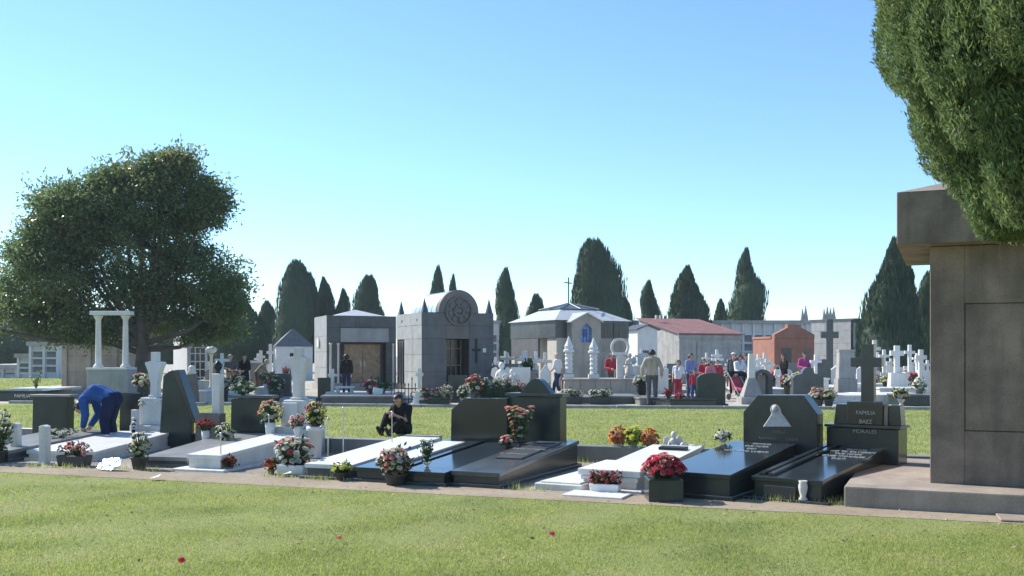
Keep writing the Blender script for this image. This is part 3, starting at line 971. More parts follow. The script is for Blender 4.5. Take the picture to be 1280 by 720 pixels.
# two white/black low graves
g = GR['E'] = Grave('wide white marble slab grave without a headstone', (384, 597), 21, .64, 2.7, .19, .34, M_DGREY, M_WHITE, plinth=.035, pl_over=.08)
MB().box(.02, .62, 2.76, 2.86, -.02, .36).build('headstone', M_CONC, g.t, .008)
g = GR['F'] = Grave('black polished grave with white inner slab mirroring the sky', (446, 601), 23, .60, 2.65, .18, .34, M_BLACK2, M_BLACK, plinth=.04)
on_slab(g, .12, .48, .25, 2.2, .03, M_WHITE, 'inner_slab')
g = GR['G'] = Grave('black polished grave with a chamfered headstone, left of a black pair', (505, 605), 24, .56, 2.5, .17, .33, M_BLACK2, M_BLACK, plinth=.045)
g.head([(563, 999), (634, 999), (634, 498), (580, 498), (564, 512)], 2.56, .2, M_BLACK)
MB().box(g.lx(560, 2.5), g.lx(640, 2.5), 2.5, 2.84, -.02, .2).build('headstone_base', M_BLACK2, g.t, .006)
g = GR['H'] = Grave('black polished grave with an arch-topped headstone, right of a black pair', (567, 607), 25, .62, 2.62, .19, .38, M_BLACK2, M_DPOL, plinth=.045)
hs = g.head([(634, 999), (700, 999), (700, 496), (634, 496)], 2.52, .26, M_GREEN)
bell = [(690 - 0, 496)]
for k in range(13):
    f = k / 12
    px = 692 - 46 * f
    bell.append((px, 495 - 22 * math.sin(math.pi * f) ** 1.5))
g.head([(646, 496.2)] + [(692 - 46 * k / 14, 495.5 - 22.5 * math.sin(math.pi * k / 14) ** 1.35) for k in range(0, 14)][::-1], 2.54, .2, M_GREEN, 'headstone_crest')
x0, x1 = g.lx(632, 2.5), g.lx(703, 2.5)
MB().box(x0, x1, 2.49, 2.81, g.z(496.4, x1, 2.5), g.z(494.8, x1, 2.5) + .03).build('headstone_cap', M_BLACK2, hs, .004)
on_slab(g, .14, .5, .9, 2.3, .022, M_DGREY, 'name_plate')
# lettering strokes cut into the plate: rows of pale raised letters
for k, (yy, tx) in enumerate(((1.15, 'FAMILIA'), (1.55, 'DESCANSEN'), (1.95, 'EN PAZ'))):
    o = text(tx, .085, M_LETTER, g.t, (.32, yy, .19 + (.38 - .19) * yy / 2.62 + .026), .003, rx=0)
    o.rotation_euler = (math.atan2(.19, 2.62), 0, 0)
# low white ledge left of the stepped white grave
t = thing('marble_ledge', 'flat white marble ledge on the ground right of the black pair', 'slab', G(668, 611), -R(27))
MB().box(0, .62, 0, 2.2, -.02, .075).build('ledge', M_WHITE2, t, .01)
MB().box(.05, .57, .06, 2.1, .0755, .095).build('top_plate', M_WHITE, t, .006)
g = GR['J'] = Grave('bright white stepped grave with a raised front block and red flower trough', (729, 611), 28, .68, 2.5, .17, .34, M_WHITE2, M_WHITE, plinth=.03, pl_over=.10)
MB().prism([(-.03, .172), (.85, .2285), (.85, .272), (-.03, .25)], -.06, .74, 'x').build('front_block', M_WHITE, g.t, .012, seg=2)
t = thing('marble_plate', 'thin white marble plate on the ground before the stepped grave', 'slab', G(702, 620), -R(24))
MB().box(0, .72, 0, .42, -.02, .022).build('plate', M_WHITE, t, .006)
# black grave with relief
g = GR['K'] = Grave('black polished grave whose headstone bears a pale veiled figure relief', (826, 619), 33, .82, 2.35, .29, .46, M_BLACK2, M_BLACK, plinth=.05)
y0 = 2.42
hs = g.head([(929, 999), (1021, 999), (1021, 517), (1004, 494), (947, 494), (929, 515)], y0, .3, M_BLACK2)
MB().box(g.lx(926, y0 - .04), g.lx(1024, y0 - .04), y0 - .04, y0 + .34, -.02, .3).build('headstone_base', M_BLACK2, g.t, .008)
rel = [(954, 533.5), (990, 533.5), (985, 526), (978, 517), (976.5, 512), (974.5, 508), (971, 505.6), (967, 505.6), (964, 508.5), (963.2, 513), (965, 517), (960, 525)]
pts = []
for px, py in rel:
    x = g.lx(px, y0)
    pts.append((x, g.z(py, x, y0)))
MB().prism(pts, y0 - .022, y0 - .002, 'y').build('relief', M_RELIEF, hs, .008)
xc = g.lx(969.5, y0)
r_ = MB().ball((xc, y0 - .022, g.z(511, xc, y0)), .04, 12, 8, 1.25).build('relief_head', M_RELIEF, hs, smooth=True)
xc = g.lx(974, y0)
text('FAMILIA', .05, M_GREY, hs, (xc, y0 - .003, g.z(541.5, xc, y0)))
text('NAVARRO', .05, M_GREY, hs, (xc - .16, y0 - .003, g.z(550, xc, y0)))
text('LUQUE', .05, M_GREY, hs, (xc + .17, y0 - .003, g.z(550, xc, y0)))
# black grave with tall cross
g = GR['L'] = Grave('black granite grave with a tall dark cross over a winged headstone', (943, 622), 36, .76, 2.35, .25, .42, M_BLACK2, M_BLACK, plinth=.03, pl_over=.12)
y0 = 2.32
D = g.depth(.4, y0)
MB().prism([(g.lx(1033, y0), -.02), (g.lx(1123, y0), -.02), (g.lx(1123, y0), g.z(535, .4, y0)), (g.lx(1033, y0), g.z(535, .4, y0))], y0, y0 + .42, 'y').build('headstone_base', M_BLACK2, g.t, .008)
x0, x1 = g.lx(1031, y0), g.lx(1126, y0)
zb = g.z(534.6, .4, y0)
MB().box(x0, x1, y0 - .02, y0 + .44, zb + .001, zb + .035).build('base_cap', M_BLACK2, g.t, .004)
zc = g.z(502, .4, y0)
xa, xb = g.lx(1057, y0), g.lx(1102, y0)
hs = MB().box(xa, xb, y0 + .04, y0 + .34, zb + .0355, zc).build('headstone', M_BLACK, g.t, .01)
zw = g.z(506, .4, y0)
MB().prism([(g.lx(1039, y0), zb + .036), (xa - .012, zb + .036), (xa - .012, zw), (g.lx(1042, y0), zw)], y0 + .1, y0 + .32, 'y').build('wing', M_BLACK2, g.t, .006)
MB().prism([(xb + .06, zb + .036), (g.lx(1124, y0), zb + .036), (g.lx(1122, y0), zw), (xb + .06, zw)], y0 + .1, y0 + .32, 'y').build('wing', M_BLACK2, g.t, .006)
MB().box(xb + .006, xb + .054, y0 + .07, y0 + .3, zb + .036, zw - .01).build('side_fillet', M_GREY, g.t, .004)
xm = g.lx(1081, y0)
for k, (tx, py, sz) in enumerate((('FAMILIA', 518.5, .07), ('BAEZ', 529.5, .07))):
    text(tx, sz, M_LETTER, hs, (xm, y0 + .036, g.z(py, xm, y0)))
text('MORALES', .07, M_LETTER, g.t, (xm, y0 - .005, g.z(541.5, xm, y0)))
zt_, za0, za1 = g.z(430, xm, y0), g.z(458.5, xm, y0), g.z(447, xm, y0)
cw = g.lx(1090, y0) - g.lx(1074, y0)
aw0, aw1 = g.lx(1060, y0), g.lx(1099, y0)
cp = [(xm - cw / 2, zc - .01), (xm + cw / 2, zc - .01), (xm + cw / 2, za0), (aw1, za0), (aw1, za1), (xm + cw / 2, za1), (xm + cw / 2, zt_), (xm - cw / 2, zt_), (xm - cw / 2, za1), (aw0, za1), (aw0, za0), (xm - cw / 2, za0)]
MB().prism(cp, y0 + .1, y0 + .22, 'y').build('cross', M_BLACK2, g.t, .006)
# raised ribs, plaque letters and front niche on that slab
on_slab(g, .03, .10, .06, 2.28, .03, M_BLACK, 'rib')
on_slab(g, .14, .21, .06, 2.28, .03, M_BLACK, 'rib')
rng_ = np.random.default_rng(8)
def scatter_letters(g, xa, xb, ya, yb, rows, words, size):
    for k in range(rows):
        yy = ya + (yb - ya) * (k + .5) / rows
        o = text(words[k % len(words)], size, M_SILVER, g.t, ((xa + xb) / 2, yy, g.hf + (g.hb - g.hf) * yy / g.L + .004), .003, rx=0)
        o.rotation_euler = (math.atan2(g.hb - g.hf, g.L), 0, 0)
scatter_letters(g, .28, .72, 1.3, 2.2, 5, ['D.E.P.', 'BAEZ MORALES', 'TUS HIJOS', 'NO TE OLVIDAN', 'FAMILIA'], .075)
scatter_letters(GR['K'], .2, .7, 1.45, 2.25, 4, ['NAVARRO LUQUE', 'DEP', 'SUS HIJOS', 'FAMILIA'], .07)
MB().box(.14, .5, -.08, -.005, .031, .16).build('front_block', M_BLACK2, g.t, .006)
v = thing('marble_vase', 'small white marble vase at the front of the tall cross grave', 'vase', g.W(.585, -.07, .03), 0)
MB().lathe([(.045, 0), (.05, .01), (.03, .04), (.045, .1), (.052, .15), (.04, .19), (.05, .21), (.042, .212), (.03, .18)], 0, 0, 14).build('vessel', M_WHITE2, v, smooth=True)

# slanted and small headstones behind the left graves
def free_stone(name, label, px_pts, D, th, mat, rz=0.0, cat='headstone', bevel=.01):
    xs = [p[0] for p in px_pts]
    xm = (min(xs) + max(xs)) / 2
    t = thing(name, label, cat, at(xm, D), rz)
    pts = [((px - xm) * D / F / math.cos(rz), zp(py, D) if py < 900 else -.02) for px, py in px_pts]
    MB().prism(pts, 0, th, 'y').build('stone', mat, t, bevel)
    return t
t = free_stone('headstone', 'dark headstone with a steeply slanting thick right edge behind the flared white pillar', [(197, 999), (240, 999), (240, 524), (219, 463), (212, 463), (203, 470)], 17.2, .12, M_GREEN, -R(8))
mb = MB()
a_, b_ = (222.5, 463), (244, 526)
s_ = 17.2 / F
xm = 216
for q in range(1):
    mb.prism([((215.5 - xm) * s_, zp(463, 17.2)), ((222.5 - xm) * s_, zp(462, 17.2)), ((246 - xm) * s_, zp(528, 17.2)), ((240.5 - xm) * s_, zp(528, 17.2))], -.07, .2, 'y')
mb.build('slanting_edge', M_BLACK, t, .008)
free_stone('headstone', 'low black headstone behind the bending man, topped by a pale bouquet', [(147, 999), (187, 999), (187, 492), (148, 490)], 18.0, .2, M_BLACK2, -R(12))
free_stone('headstone', 'low brown headstone between the slanted headstone and the grey stone post', [(242, 999), (276, 999), (276, 517), (243, 517)], 16.9, .2, M_BROWNST, -R(14))
t = thing('stone_post', 'square grey stone post with a dark urn on top', 'post', at(272.5, 17.0), -R(14))
MB().box(-.075, .075, -.075, .075, -.02, zp(467, 17.0)).build('shaft', M_WHITE2, t, .008)
MB().lathe([(.05, 0), (.03, .03), (.07, .1), (.075, .15), (.04, .19), (.02, .22)], 0, 0, 12, zp(466.8, 17.0)).build('urn', M_IRON, t, smooth=True)
# thin metal stakes
for px, yb, yt, lab in ((276, 588, 543, 'thin metal stake before the plain white slab'), (336, 570, 520, 'thin metal stake under the left bouquet'), (410, 580, 524, 'thin metal stake left of the tallest stake by the wall'), (429, 580, 511, 'tallest thin metal stake near the seated man'), (490, 578, 516, 'thin metal stake in front of the seated man')):
    p = G(px, yb)
    t = thing('metal_stake', lab, 'stake', p, 0, 'thin stakes among the graves')
    h = zp(yt, p.y)
    MB().tube([(0, 0, -.05), (0, 0, h)], .009, 6).build('rod', M_STEEL, t)
    MB().ball((0, 0, h + .012), .018, 8, 6).build('knob', M_STEEL, t, smooth=True)

# added foil reflector, tilted so it throws the sun's glint at the camera
p = G(137, 588)
cpos = Vector((0, 0, EYE))
half = (to_sun + (cpos - (p + Vector((0, 0, .1)))).normalized()).normalized()
t = thing('glint_foil', 'crumpled silver foil sheet added to throw back a sun glint before the white grave', 'foil', p)
q = half.to_track_quat('Z', 'Y')
rf_ = np.random.default_rng(2)
nx, ny = 13, 9
mb = MB()
vs = []
for j in range(ny):
    for i in range(nx):
        fx, fy = i / (nx - 1) * 2 - 1, j / (ny - 1) * 2 - 1
        k_ = 1 - .22 * abs(fx * fy) + rf_.uniform(-.06, .06)
        vs.append((fx * .21 * k_ + rf_.uniform(-.008, .008), fy * .13 * k_ + rf_.uniform(-.008, .008), rf_.normal(0, .0032) - .05 * max(0, abs(fx) - .6) ** 2))
mb.add(vs, [(j * nx + i, j * nx + i + 1, (j + 1) * nx + i + 1, (j + 1) * nx + i) for j in range(ny - 1) for i in range(nx - 1)])
o = mb.build('foil', M_MIRROR, t)
md = o.modifiers.new('thickness', 'SOLIDIFY')
md.thickness = .003
o.rotation_euler = q.to_euler()
o.location = (0, 0, .095)
mb = MB().tube([(0, .05, -.02), (0, .03, .08)], .02, 6)
mb.build('stand', M_IRON, t)

# bouquets along the front row
GA, GB, GC_, GD, GE, GF, GG, GH, GJ, GK, GL = (GR[k] for k in 'ABCDEFGHJKL')
bouquet('dark stone trough of red and pink flowers before the white pillar grave', G(93, 582), .2, .15, .2, ['rose', 'pink', 'pink', 'white'], 16, 'trough', 'trough', M_POT, .042, bx=(.46, .22), hh=.2, rz=-R(12))
bouquet('dark pot overflowing with white flowers right of the sun glare', G(174, 586), .14, .17, .13, ['white', 'white', 'cream'], 22, 'ball', 'pot', M_POT, .042, 'mum', hh=.19)
bouquet('white flowers massed at the far left edge of the picture', G(-3, 578), .24, .18, .14, ['white', 'white', 'cream'], 24, 'ball', 'pot', M_POT, .055, hh=.32)
bouquet('small white flowers lying on the leftmost dark grave', GA.top(.8, 1.5), .3, .03, .06, ['white'], 14, 'dome', 'pot', M_POT, .035, hh=.08)
bouquet('white flower cluster left of the flared white pillar', GB.W(GB.lx(176, 2.36), 2.54, GB.z(515, .6, 2.5)), .13, .1, .07, ['white', 'white', 'cream'], 14, 'dome', 'vase', M_POTW, .04)
bouquet('white flower cluster right of the flared white pillar', GB.W(GB.lx(201, 2.36), 2.54, GB.z(515, .6, 2.5)), .13, .1, .07, ['white', 'white'], 14, 'dome', 'vase', M_POTW, .04)
bouquet('pale pink bouquet on the low black headstone by the bending man', at(177, 18.1, zp(491, 18.1) + .002), .18, .12, .08, ['cream', 'pink', 'white'], 16, 'ball', 'vase', M_POT, .05, hh=.12)
bouquet('dark red flowers in a small white vase behind the grey grave', at(257, 16.3, .0), .18, .38, .07, ['crimson', 'red', 'rust'], 14, 'dome', 'vase', M_POTW, .04, hh=.16)
bouquet('white roses low beside the green headstone', at(282, 16.0, 0), .16, .24, .1, ['white', 'white', 'lime'], 16, 'ball', 'pot', M_POT, .05, hh=.15)
bouquet('leafy spray with pale roses on the green headstone', GC_.W(GC_.lx(303, 2.7), 2.72, GC_.z(494.5, .8, 2.6) + .002), .26, .05, .06, ['cream', 'lime', 'white'], 9, 'dome', 'pot', M_POT, .04, hh=.14, leaves=150)
bouquet('peach rose bouquet left of the stone pillar', at(338, 16.2, 0), .19, .52, .09, ['salmon', 'cream', 'pink', 'white', 'cream'], 24, 'ball', 'vase', M_POTW, .05, hh=.19)
bouquet('salmon and yellow bouquet in the tall white pot right of the stone pillar', at(394, 15.6, 0), .17, .5, .14, ['salmon', 'pink', 'cream', 'yellow', 'pink', 'cream'], 26, 'ball', 'pot', M_POTW, .05, hh=.2)
bouquet('pink flowers laid against the foot of the stone pillar', at(371, 15.0, .34), .13, .2, .06, ['pink', 'pink', 'white'], 12, 'ball', 'vase', M_POTW, .04, hh=.1)
bouquet('big mixed bouquet with crimson top in a white oval planter', G(368, 592), .26, .13, .2, ['white', 'white', 'white', 'pink', 'rose', 'cream', 'white'], 38, 'ball', 'trough', M_POTW, .055, hh=.2, bx=(.42, .26), rz=-R(18))
bouquet('small rust-red plant beside the plain white slab', G(287, 588), .1, .05, .06, ['rust', 'red', 'salmon'], 12, 'dome', 'pot', M_POTB, .035, hh=.12)
bouquet('small rust-red plant left of the white oval planter', G(339, 592), .09, .06, .06, ['rust', 'red', 'orange'], 12, 'dome', 'pot', M_POTB, .035, hh=.13)
bouquet('yellow-green flowers at the front of the wide white slab', G(427, 600), .14, .1, .1, ['lime', 'yellow', 'lime'], 12, 'dome', 'pot', M_POT, .04, hh=.1)
bouquet('large salmon rose bouquet in a dark pot before the black graves', G(494, 606), .21, .14, .16, ['salmon', 'pink', 'cream', 'pink', 'white', 'white'], 36, 'ball', 'pot', M_POT, .055, hh=.17)
bouquet('drooping white ribbon flowers right of the salmon bouquet', GG.top(.16, .3), .09, .06, .05, ['white', 'white'], 14, 'up', 'vase', M_POTW, .035, hh=.13)
bouquet('upright spray of white and red flowers between the paired black headstones', GG.top(.62, 2.2), .19, .1, .06, ['white', 'pink', 'pink', 'white', 'cream', 'salmon'], 26, 'up', 'vase', M_POT, .05, hh=.22)
bouquet('pink flowers at the foot of the paired black headstones', GG.top(.5, 2.05), .12, .05, .05, ['rose', 'pink', 'white'], 10, 'dome', 'pot', M_POT, .04, hh=.1)
bouquet('white trough of small red flowers on the marble plate', G(757, 616), .2, .11, .1, ['red', 'crimson', 'rose'], 22, 'trough', 'trough', M_POTW, .034, bx=(.36, .16), hh=.15, rz=-R(22))
bouquet('orange chrysanthemums in a vase, left of three by the low wall', at(772, 15.1, 0), .13, .27, .06, ['orange', 'orange', 'salmon'], 20, 'ball', 'vase', M_POTW, .055, hh=.14, leaves=16)
bouquet('yellow chrysanthemums in a vase, middle of three by the low wall', at(792, 15.0, 0), .14, .27, .06, ['yellow', 'yellow', 'lime'], 20, 'ball', 'vase', M_POTW, .055, hh=.14, leaves=16)
bouquet('orange chrysanthemums in a vase, right of three by the low wall', at(812, 14.9, 0), .14, .25, .06, ['orange', 'orange', 'salmon'], 20, 'ball', 'vase', M_POTW, .055, hh=.14, leaves=16)
bouquet('red and pink rose bouquet in a square black planter', GK.W(.17, -.3, 0.0), .25, .24, .19, ['red', 'rose', 'red', 'rose', 'pink', 'salmon'], 52, 'dome', 'box', M_BLACK2, .045, hh=.2, gap=.02, leaves=60)
bouquet('white flowers at the left foot of the relief headstone', GK.top(-.06, 2.1), .12, .06, .05, ['white', 'white'], 14, 'dome', 'pot', M_POTW, .04, hh=.08)
bouquet('pale flowers on the right wing of the cross headstone', GL.W(GL.lx(1126, 2.6), 2.62, zw), .1, .08, .05, ['cream', 'white', 'yellow'], 10, 'dome', 'vase', M_POTW, .04)

# little white angel and dove at the head of the stepped grave
def angel(label, loc, h, mat, rz=0.0, name='angel_statue'):
    t = thing(name, label, 'statue', loc, rz)
    MB().box(-.2 * h, .2 * h, -.16 * h, .16 * h, -.01, .1 * h).build('base', mat, t, .004)
    mb = MB().lathe([(.19, .1), (.17, .25), (.12, .45), (.10, .55), (.13, .68), (.12, .74), (.05, .80)], 0, 0, 12)
    mb.v = [(a * h, b * h * .8, c * h) for a, b, c in mb.v]
    mb.build('robe', mat, t, smooth=True)
    MB().ball((0, -.01 * h, .89 * h), .085 * h, 12, 8, 1.2).build('head', mat, t, smooth=True)
    for sg in (-1, 1):
        pts = [(sg * .04 * h, .55 * h), (sg * .2 * h, .52 * h), (sg * .3 * h, .62 * h), (sg * .27 * h, .8 * h), (sg * .15 * h, .86 * h), (sg * .06 * h, .72 * h)]
        MB().prism(pts, .07 * h, .11 * h, 'y').build('wing', mat, t, .006)
        MB().tube([(sg * .12 * h, 0, .70 * h), (sg * .16 * h, -.1 * h, .55 * h), (sg * .03 * h, -.17 * h, .6 * h)], [.04 * h, .035 * h, .025 * h], 7).build('arm', mat, t)
    return t
angel('small white angel figure above the low wall by the stepped grave', at(842, 14.6, 0), .50, M_WHITE2)
t = thing('dove_statue', 'little white dove ornament beside the angel figure', 'statue', at(863, 14.5, 0))
MB().box(-.1, .1, -.08, .08, -.01, .2).build('block', M_WHITE, t, .006)
mb = MB().ball((0, 0, .26), .07, 10, 6, .8)
mb.v = [(a * 1.7, b, c) for a, b, c in mb.v]
mb.ball((-.11, 0, .31), .04, 8, 6)
mb.prism([(.08, .27), (.2, .31), (.19, .25)], -.03, .03, 'y')
mb.build('bird', M_WHITE, t, smooth=True)
on_slab(GJ, .22, .6, 2.05, 2.2, .04, M_IRON, 'bronze_plate')

# fallen flowers and scraps on the grass
for px, py, c, lab in ((690, 674, 'rose', 'fallen pink flower head on the lawn near the centre'), (227, 708, 'red', 'fallen red flower head on the lawn at the lower left'), (424, 679, 'salmon', 'faded salmon petal on the lawn left of centre')):
    o = link('fallen_flower', bloom_mesh('rose', c), None, G(px, py) + Vector((0, 0, .045)), 0, (.035,) * 3)
    tag(o, lab, 'flower')
    o.rotation_euler = (.5, .3, 0)
for px, py, lab in ((186, 601, 'white paper scrap on the lawn edge at the left'), (352, 596, 'pale stone chip on the path by the oval planter')):
    mb = MB().add([(0, 0, 0), (.12, .01, .02), (.13, .09, .05), (.02, .1, .0)], [(0, 1, 2, 3)]).add([(.02, .1, .002), (.13, .09, .052), (.1, .14, .03)], [(0, 1, 2)])
    o = mb.build('paper_scrap', M_PAPER)
    o.location = G(px, py) + Vector((0, 0, .03))
    tag(o, lab, 'litter')

rp = np.random.default_rng(12)
n = 600
uu = rp.uniform(-13, 7, n); v_ = LAWN_V + rp.choice([rp.uniform(.0, 1.1, n), rp.uniform(.75, 4.0, n)], axis=0) if False else LAWN_V + np.where(rp.random(n) < .6, rp.uniform(.0, 1.0, n), rp.uniform(.75, 4.0, n))
X_, Y_ = uu * UX + v_ * VX, uu * UY + v_ * VY
s_ = rp.uniform(.004, .013, n)
tet = np.array([(1, 0, -.3), (-.5, .87, -.3), (-.5, -.87, -.3), (.1, .1, .8)])
V = (np.stack([X_, Y_, np.full(n, .006)], 1)[:, None, :] + tet[None] * s_[:, None, None] * rp.uniform(.6, 1.4, (n, 4, 1))).reshape(-1, 3)
Fq = (np.array([(0, 1, 3), (1, 2, 3), (2, 0, 3)])[None] + 4 * np.arange(n)[:, None, None]).reshape(-1, 3)
tag(fast_mesh('gravel', V, Fq, M_GROUND), 'loose pebbles and grit along the path and graves', 'gravel', None, 'stuff')
n = 5200
c_ = rp.uniform(-13, 7, 60); cv = np.where(rp.random(60) < .5, LAWN_V + rp.uniform(.65, .95, 60), WALL_V - rp.uniform(.02, .25, 60))
k_ = rp.integers(0, 60, n)
uu = c_[k_] + rp.normal(0, .16, n); v_ = cv[k_] + rp.normal(0, .045, n)
tag(blades('weeds', uu * UX + v_ * VX, uu * UY + v_ * VY, rp.uniform(.03, .11, n), rp.uniform(.006, .012, n), M_GRASS, 0.0, .5, rp), 'weeds sprouting along the path edge and the low wall', 'weeds')

# dry leaves and clover heads strewn over the front lawn
n = 420
D_ = rp.uniform(6.6, 14, n); X_ = rp.uniform(-.55, .55, n) * D_
ok_ = X_ * VX + D_ * VY < LAWN_V + .2
X_, D_ = X_[ok_], D_[ok_]
n = len(X_)
C = np.stack([X_, D_, rp.uniform(.012, .026, n)], 1)
V, Fq = leaf_quads(C, rp.normal(size=(n, 3)) * np.array([1, 1, .25]), rp.uniform(.02, .06, n), rp.uniform(.012, .03, n), rp)
tag(fast_mesh('dry_leaves', V, Fq, leafy('dry_leaf', (.26, .16, .08), (.42, .30, .17), .3, .7, 9, (.6, .55, .42))), 'dry leaves and pale clover heads strewn over the foreground lawn', 'leaves', None, 'stuff')

# ------------------------------------------------------------------ mausoleums and buildings
def building(name, label, px, D, phi, cat='mausoleum'):
    """Empty at the near corner; local +x runs along the front (right and back), local +y along the left side (back)"""
    return thing(name, label, cat, at(px, D), R(phi))
def panels(t, plane, a0, a1, z0, z1, na, nz, mat, face, th=.03, gap=.012, holes=(), name='cladding_panel', jit=.004):
    """cladding panels with open joints; plane 'front' (faces -y, spans x) or 'left' (faces -x, spans y)"""
    rows = nz if hasattr(nz, '__len__') else [z0 + (z1 - z0) * k / nz for k in range(nz + 1)]
    for i in range(len(rows) - 1):
        cols = [a0 + (a1 - a0) * k / na for k in range(na + 1)]
        for k in range(na):
            p0, p1, q0, q1 = cols[k] + gap / 2, cols[k + 1] - gap / 2, rows[i] + gap / 2, rows[i + 1] - gap / 2
            if any(p0 < h[1] and p1 > h[0] and q0 < h[3] and q1 > h[2] for h in holes):
                continue
            d = random.uniform(0, jit)
            mb = MB()
            if plane == 'front':
                mb.box(p0, p1, face - th - d, face - .0005, q0, q1)
            else:
                mb.box(face - th - d, face - .0005, p0, p1, q0, q1)
            mb.build(name, mat, t)

# flat-roofed grey mausoleum
def mausoleum_flat():
    D = 47
    t = building('mausoleum', 'grey granite mausoleum with flat parapet, tiny pyramid roof and bronze doors', 409, D, 22)
    W, L, H = 3.35, 3.0, zp(394, D)
    MB().box(0, .62, 0, L, -.05, H - .04).build('wall', M_GAP, t)
    MB().box(W - .5, W, 0, L, -.05, H - .042).build('wall', M_GAP, t)
    MB().box(.62, W - .5, .55, L, -.05, H - .044).build('wall', M_MAUS, t)
    MB().box(.62, W - .5, 0, .55, 2.25, H - .046).build('lintel_core', M_GAP, t)
    panels(t, 'left', 0, L, 0.35, H, 2, [0.3, 1.05, 1.8, 2.55, H], M_MAUSL, 0)  # paler than the front: sunlight painted into the left face
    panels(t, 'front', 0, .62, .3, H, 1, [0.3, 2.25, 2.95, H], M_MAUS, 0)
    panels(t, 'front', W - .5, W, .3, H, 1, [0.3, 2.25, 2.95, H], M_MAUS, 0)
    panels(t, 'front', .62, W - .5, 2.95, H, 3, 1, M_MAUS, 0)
    MB().box(.62, W - .38, -.10, -.001, 2.26, 2.93).build('lintel', M_MAUSL, t, .01)
    MB().box(-.12, W + .12, -.14, L + .1, -.05, .29).build('base_step', M_CONC, t, .01)
    for xx in (.12, .48):
        MB().lathe([(.075, .3), (.075, .36), (.055, .4), (.05, 2.1), (.075, 2.16), (.075, 2.22)], xx, -.2, 10).build('column', M_WHITE2, t, smooth=True)
    MB().box(.05, .6, -.3, -.1, .291, .32).build('column_base', M_MAUSL, t)
    MB().lathe([(.075, .3), (.055, .4), (.05, 2.1), (.075, 2.2)], W - .2, -.2, 10).build('column', M_WHITE2, t, smooth=True)
    x0, x1 = .85, W - .62
    MB().box(x0, x1, .44, .50, .30, 2.2).build('door_frame', M_BROWNST, t)
    for k in range(2):
        a = x0 + .05 + k * (x1 - x0 - .1) / 2
        b = a + (x1 - x0 - .1) / 2 - .015
        d = MB().box(a, b, .39, .439, .32, 2.16).build('door', M_BRONZE, t, .006)
        for i in range(2):
            for j in range(4):
                c0 = a + .06 + i * (b - a - .06) / 2
                MB().box(c0, c0 + (b - a) / 2 - .09, .375, .3895, .4 + j * .43, .76 + j * .43).build('door_panel', M_BRONZE, d, .01)
        MB().box(b - .1 if k == 0 else a + .06, b - .06 if k == 0 else a + .1, .34, .374, 1.1, 1.35).build('handle', M_STEEL, d)
    xm, ym = W * .5, L * .5
    MB().frustum(.35, W - .35, .3, L - .3, H - .02, xm - .05, xm + .05, ym - .05, ym + .05, H + .34).build('roof', M_ROOFW, t)
    MB().box(.62, W - .5, .2, .55, .29, .302).build('threshold', M_CONC, t)
    # little gabled shrine on the left face
    MB().prism([(1.6, 2.05), (2.1, 2.05), (2.1, 2.35), (1.85, 2.55), (1.6, 2.35)], -.10, -.04, 'x').build('niche_relief', M_WHITE2, t)
mausoleum_flat()

